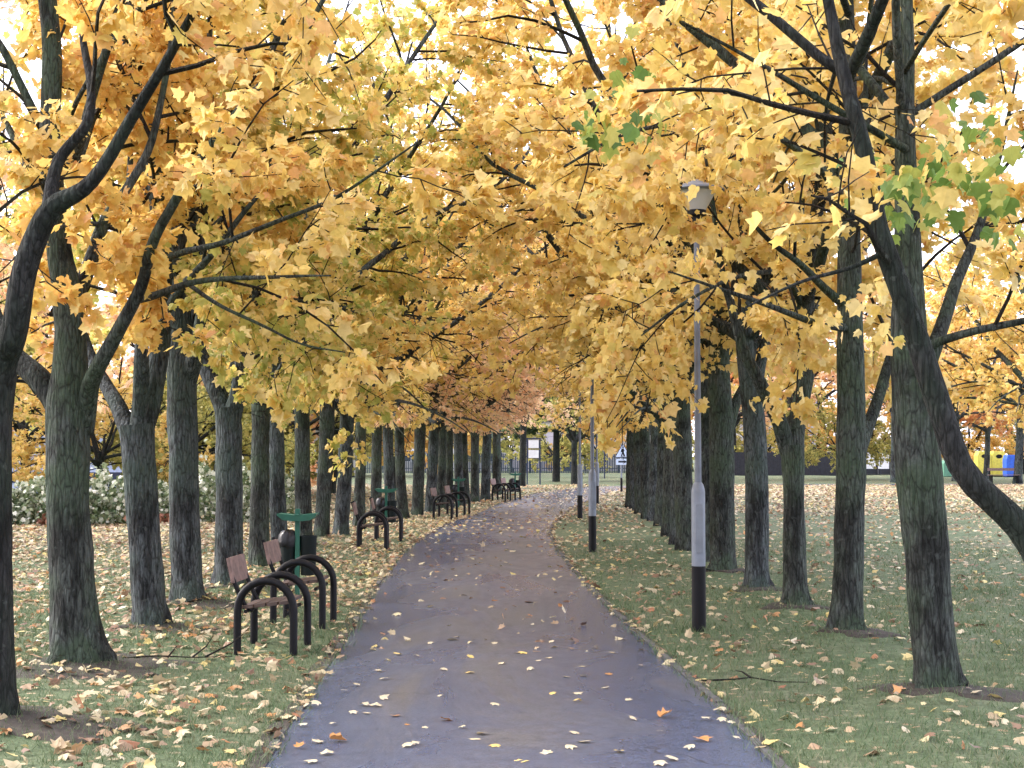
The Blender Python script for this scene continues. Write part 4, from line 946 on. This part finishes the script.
plate('arrow_mark', [(cx - .2, 1.30), (cx + .06, 1.30), (cx + .06, 1.26), (cx + .18, 1.335), (cx + .06, 1.41), (cx + .06, 1.37), (cx - .2, 1.37)], -.06, .004, M['black'], sp)

x, y = G(533.6, 485.3); r = empty('notice_board', (x, y, gz1(x, y)), 0, 'tall two-panel white notice board on dark blue posts beside the bend', 'notice board')
for s in (-.35, .35):
    b = MB(); b.box((s, 0, 1.25), (.075, .075, 2.6)); b.build('post', M['navy'], r, bevel=.005)
for z in (1.66, 2.2):
    b = MB(); b.box((0, 0, z), (.62, .05, .48)); o = b.build('panel', M['navy'], r); q = MB(); q.box((0, -.028, z), (.56, .01, .43)); q.build('sheet', M['white'], o)
b = MB(); b.box((0, 0, 2.5), (.80, .12, .07)); b.build('header', M['navy'], r)
x, y = G(604.5, 479); b = MB(); b.tube([(0, 0, -.1), (0, 0, 2.2)], .045, 8); b.lathe([(.045, 2.2), (.16, 2.28), (.18, 2.5), (.08, 2.62)], 10)
o = b.build('marker_post', M['navy'], None, True); o.location = (x, y, gz1(x, y)); tag(o, 'thin dark post with small round head on the far grass bank', 'post')

# ------------------------------------------------------------------ fences and far buildings
def fence(name, x0, x1, y, h, pitch, w, mat, label, cat, gap=2.6, rails=(.25, .85)):
    r = empty(name, ((x0 + x1) / 2, y, 0), 0, label, cat); L = x1 - x0
    b = MB(); n = int(L / pitch); rr = random.Random(9)
    for k in range(n): b.box((-L / 2 + (k + .5) * pitch, 0, h / 2 + rr.uniform(-.015, .015)), (w, .03, h))
    b.build('slat_panel', mat, r)
    for z in rails:
        b = MB(); b.box((0, .045, h * z), (L, .05, .07)); b.build('rail', mat, r)
    k = -L / 2
    while k <= L / 2:
        b = MB(); b.box((k, .09, h / 2), (.10, .09, h + .1)); b.build('post', mat, r); k += gap
    return r
fence('railing_fence', -14, 13, 128, 1.75, .15, .11, M['rail_teal'], 'dark blue-green railings along the far road straight ahead', 'fence')
fence('board_fence', 15.5, 26.2, 113, 1.85, .15, .146, M['fence_dark'], 'black board fence across the far path beyond the lamp-post row', 'fence')

def house(x, y, w, d, h, roofh, wallm, label, nwin=3, rz=0):
    r = empty('house', (x, y, 0), rz, label, 'house')
    b = MB(); b.box((0, 0, h / 2), (w, d, h)); b.build('wall', wallm, r)
    b = MB(); v = [(-w / 2 - .3, -d / 2 - .35, h), (w / 2 + .3, -d / 2 - .35, h), (w / 2 + .3, d / 2 + .35, h), (-w / 2 - .3, d / 2 + .35, h), (-w / 2 - .3, 0, h + roofh), (w / 2 + .3, 0, h + roofh)]
    b.add(v, [(3, 2, 1, 0), (0, 1, 5, 4), (2, 3, 4, 5), (1, 2, 5), (3, 0, 4)]); ro = b.build('roof', M['roof'], r)
    b = MB(); b.box((w * .3, 0, h + roofh * .9), (.7, .5, 1.3)); b.build('chimney', M['stone'], ro)
    for fl in range(max(1, int(h // 2.6))):
        for k in range(nwin):
            wx = -w / 2 + w * (k + .5) / nwin; wz = 1.5 + fl * 2.6
            b = MB(); b.box((wx, -d / 2 - .03, wz), (1.3, .08, 1.25)); o = b.build('window', M['white'], r)
            for s in (-1, 1):
                q = MB(); q.box((wx + s * .305, -d / 2 - .075, wz), (.53, .02, 1.07)); q.build('pane', M['pane'], o)
    b = MB(); b.box((w * .5 - 1.0, -d / 2 - .03, 1.0), (.95, .07, 2.0)); b.build('door', M['navy'], r)
    return r
house(-6, 150, 11, 8, 5.2, 2.4, M['cream'], 'cream house behind the far railings, seen past the bench row', 4)
house(3.2, 149, 6.5, 8, 5.0, 2.2, M['mauve'], 'lilac-white house behind the railings next to the notice board', 2)
house(11.5, 150, 8.0, 8, 5.2, 2.4, M['cream'], 'cream house behind the railings, glimpsed between the lamp posts', 3)
house(24.5, 140, 9, 7, 5.0, 2.4, M['cream'], 'white-walled house showing above the black board fence', 3)
house(-19, 110, 14, 8, 5.0, 2.4, M['cream'], 'cream house far behind the pale hedge, among olive trees', 4)

# low blue-banded building behind the hedge
r = empty('pavilion', (-20.3, 61, 0), 0, 'low pale pavilion with a dark blue lower band behind the hedge', 'building')
b = MB(); b.box((0, 0, 1.45), (11, 4, 2.7)); b.build('wall', M['shedblue'], r)
b = MB(); b.box((0, -2.03, .75), (11, .06, .42)); b.build('band', M['navy'], r)
b = MB(); b.box((0, 0, 2.88), (11.5, 4.5, .16)); b.build('roof', M['roof'], r)
for k in range(5):
    b = MB(); b.box((-4.4 + k * 2.2, -2.03, 1.75), (1.1, .07, .8)); o = b.build('window', M['white'], r); q = MB(); q.box((-4.4 + k * 2.2, -2.075, 1.75), (.95, .02, .66)); q.build('pane', M['pane'], o)

# white double doors of a garage
x = (879 - 512) * 114 / F
r = empty('kiosk', (x, 116, 0), 0, 'small dark kiosk with two white double doors past the tall trunk', 'kiosk')
b = MB(); b.box((0, 0, .98), (2.5, 2.2, 1.96)); b.build('wall', M['fence_dark'], r)
b = MB(); b.box((0, 0, 2.02), (2.75, 2.5, .12)); b.build('roof', M['roof'], r)
for s in (-1, 1):
    b = MB(); b.box((s * .53, -1.13, .95), (.86, .06, 1.7)); o = b.build('door', M['white'], r); q = MB(); q.box((s * .53, -1.165, .32), (.86, .02, .42)); q.build('kick_plate', M['fence_dark'], o)

# recycling banks
def bank(px, Y, w, h, mat, label, hole=True, cat='recycling bank'):
    r = empty('recycling_bank', ((px - 512) * Y / F, Y, gz1((px - 512) * Y / F, Y)), 0, label, cat, None)
    b = MB(); d = .9
    v = [(-w / 2, -d / 2, .05), (w / 2, -d / 2, .05), (w / 2, -d / 2, h * .8), (w * .36, -d / 2, h), (-w * .36, -d / 2, h), (-w / 2, -d / 2, h * .8)]
    v = v + [(a, d / 2, c) for a, _b, c in v]; b.add(v, [(5, 4, 3, 2, 1, 0), (6, 7, 8, 9, 10, 11)] + [(k, (k + 1) % 6, (k + 1) % 6 + 6, k + 6) for k in range(6)]); b.build('body', mat, r, bevel=.03)
    b = MB(); b.box((0, 0, .03), (w * .9, d * .8, .1)); b.build('skid', M['black'], r)
    if hole:
        n = 16; q = MB(); vv = [(.24 * math.cos(2 * math.pi * k / n), -d / 2 - .012, h * .80 + .15 * math.sin(2 * math.pi * k / n)) for k in range(n)] + [(.20 * math.cos(2 * math.pi * k / n), -d / 2 + .03, h * .80 + .12 * math.sin(2 * math.pi * k / n)) for k in range(n)]
        q.add(vv, [tuple(range(n))] + [(k, k + n, (k + 1) % n + n, (k + 1) % n) for k in range(n)]); q.build('chute', M['black'], r)
    return r
bank(982, 108, 1.05, 1.85, M['yellowbank'], 'yellow clothes bank with round black chute, next to the green bank side')
bank(996.5, 108, 1.05, 1.85, M['yellowbank'], 'yellow clothes bank with round black chute, next to the blue bin')
bank(1009, 106, .75, 1.6, M['blue'], 'bright blue recycling bin beside the yellow clothes banks', False)
bank(948, 108, 1.0, 1.25, M['greenbank'], 'low green recycling bin seen under the curved dark limb', False)
# far bench in front of the banks
x, y = (1003 - 512) * 83.8 / F, 83.8
r = empty('park_bench', (x, y, gz1(x, y)), 0, 'brown-topped dark bench on the far verge below the clothes banks', 'bench')
for s in (-.75, .75):
    b = MB(); b.box((s, 0, .22), (.08, .42, .46)); b.build('leg', M['black'], r); b = MB(); b.box((s, .2, .62), (.07, .06, .5)); b.build('back_post', M['black'], r)
b = MB()
for k in range(3): b.box((0, -.14 + k * .14, .46), (1.8, .12, .04))
b.build('seat', M['wood'], r)
b = MB(); b.box((0, .165, .78), (1.8, .03, .16)); b.build('backrest', M['wood'], r)

# ------------------------------------------------------------------ pale ivy hedge on the bench side
hx0, hx1 = -16.0, -5.4
r = empty('hedge', ((hx0 + hx1) / 2, 33.5, 0), 0, 'long low hedge of pale variegated leaves along the park edge', 'hedge')
rh = np.random.default_rng(31); n = 12000
u = rh.uniform(0, 1, n); hx = hx0 + (hx1 - hx0) * u; top = 1.12 + .14 * np.sin(hx * 1.7) + .1 * np.sin(hx * 4.1 + 1) + .35 * np.clip((hx + 8.2) / 2.5, 0, 1)
top = top * (1 + .22 * np.sin(hx * 11) * np.sin(hx * 2.9 + 2)); hz = np.abs(rh.beta(1.15, 1.05, n)) * top + np.where(rh.uniform(0, 1, n) < .05, rh.exponential(.14, n), 0); dep = rh.normal(0, .30, n) * np.where(hz > top * .9, .6, 1)
hy = 33.5 + (hx - hx0) * .25 + dep - .15
pos = np.column_stack([hx - (hx0 + hx1) / 2, hy - 33.5, hz + .02])
tp_ = np.column_stack([rh.normal(0, .7, n), rh.normal(-.3, .5, n), rh.normal(-.3, .6, n)]); nr = np.column_stack([rh.normal(0, .5, n), rh.normal(-.9, .5, n), rh.normal(.5, .5, n)])
v, lo, tot = leaves(pos, tp_, nr, rh.uniform(.05, .13, n), rh)
mesh_obj('foliage', v, lo, tot, M['ivy'], r)
b = MB(); 
for k in range(60):
    a = rh.uniform(0, 1); xx = (hx0 + (hx1 - hx0) * a); yy = 33.5 + (xx - hx0) * .25; b.tube([(xx - (hx0 + hx1) / 2, yy - 33.5, -.05), (xx - (hx0 + hx1) / 2 + rh.normal(0, .1), yy - 33.5 + rh.normal(0, .08), .5), (xx - (hx0 + hx1) / 2 + rh.normal(0, .2), yy - 33.5, .95)], [.018, .012, .006], 5)
b.build('branchwork', M['twig'], r, True)
# reddish ground plants at the hedge foot
for k, (xx, lab) in enumerate([(-13.6, 'reddish-brown low plant at the hedge foot beside the nearest trunk'), (-10.6, 'reddish-brown low plant at the hedge foot between flared and leaning trunks'), (-8.6, 'reddish-brown low plant at the hedge foot beside the bluish trunk')]):
    n = 260; yy = 33.5 + (xx - hx0) * .25 - .75
    pos = np.column_stack([np.clip(rh.normal(0, .22, n), -.5, .5), np.clip(rh.normal(0, .1, n), -.25, .25), np.abs(rh.normal(0, .11, n))]); tp_ = rh.normal(0, 1, (n, 3)); nr = rh.normal(0, .6, (n, 3)); nr[:, 2] += .6
    v, lo, tot = leaves(pos, tp_, nr, rh.uniform(.09, .15, n), rh); o = mesh_obj('low_plant', v, lo, tot, M['shrub']); o.location = (xx, yy, gz1(xx, yy) + .02); tag(o, lab, 'plant')

# ------------------------------------------------------------------ world, sun, camera
w = bpy.data.worlds.new('World'); SC.world = w; w.use_nodes = True; t = w.node_tree
bg = t.nodes['Background']; sky = t.nodes.new('ShaderNodeTexSky'); sky.sky_type = 'NISHITA'; sky.sun_disc = False
SUN_EL, SUN_AZ = math.radians(38), math.radians(-75)      # azimuth measured from +Y towards +X: light from the side of the bench row
sky.sun_elevation = SUN_EL; sky.sun_rotation = SUN_AZ; sky.air_density = 1.0; sky.dust_density = 4.0; sky.ozone_density = 1.0
mx = t.nodes.new('ShaderNodeMix'); mx.data_type = 'RGBA'; mx.inputs[0].default_value = .62
t.links.new(sky.outputs[0], mx.inputs[6]); mx.inputs[7].default_value = (7.0, 6.8, 7.9, 1)
t.links.new(mx.outputs[2], bg.inputs['Color']); bg.inputs['Strength'].default_value = .15
ld = bpy.data.lights.new('sun', 'SUN'); ld.energy = 1.2; ld.angle = math.radians(25); ld.color = (1, .96, .91)
lo_ = bpy.data.objects.new('sun', ld); COL.objects.link(lo_)
sd = Vector((math.sin(SUN_AZ) * math.cos(SUN_EL), math.cos(SUN_AZ) * math.cos(SUN_EL), math.sin(SUN_EL)))
lo_.rotation_euler = sd.to_track_quat('Z', 'Y').to_euler()
cam = bpy.data.cameras.new('camera'); cam.sensor_width = 36; cam.lens = 36 * F / 1024; cam.clip_end = 3000; cam.clip_start = .05
co = bpy.data.objects.new('camera', cam); COL.objects.link(co); co.location = (0, 0, CAMH); co.rotation_euler = (math.pi / 2 + TH, 0, 0); SC.camera = co
SC.view_settings.view_transform = 'Standard'; SC.view_settings.look = 'None'; SC.view_settings.gamma = 1; SC.view_settings.exposure = 1.95
cy = SC.cycles; cy.use_denoising = True; cy.max_bounces = 10; cy.diffuse_bounces = 7; cy.transmission_bounces = 8; cy.glossy_bounces = 2
cy.use_adaptive_sampling = True; cy.adaptive_threshold = .02
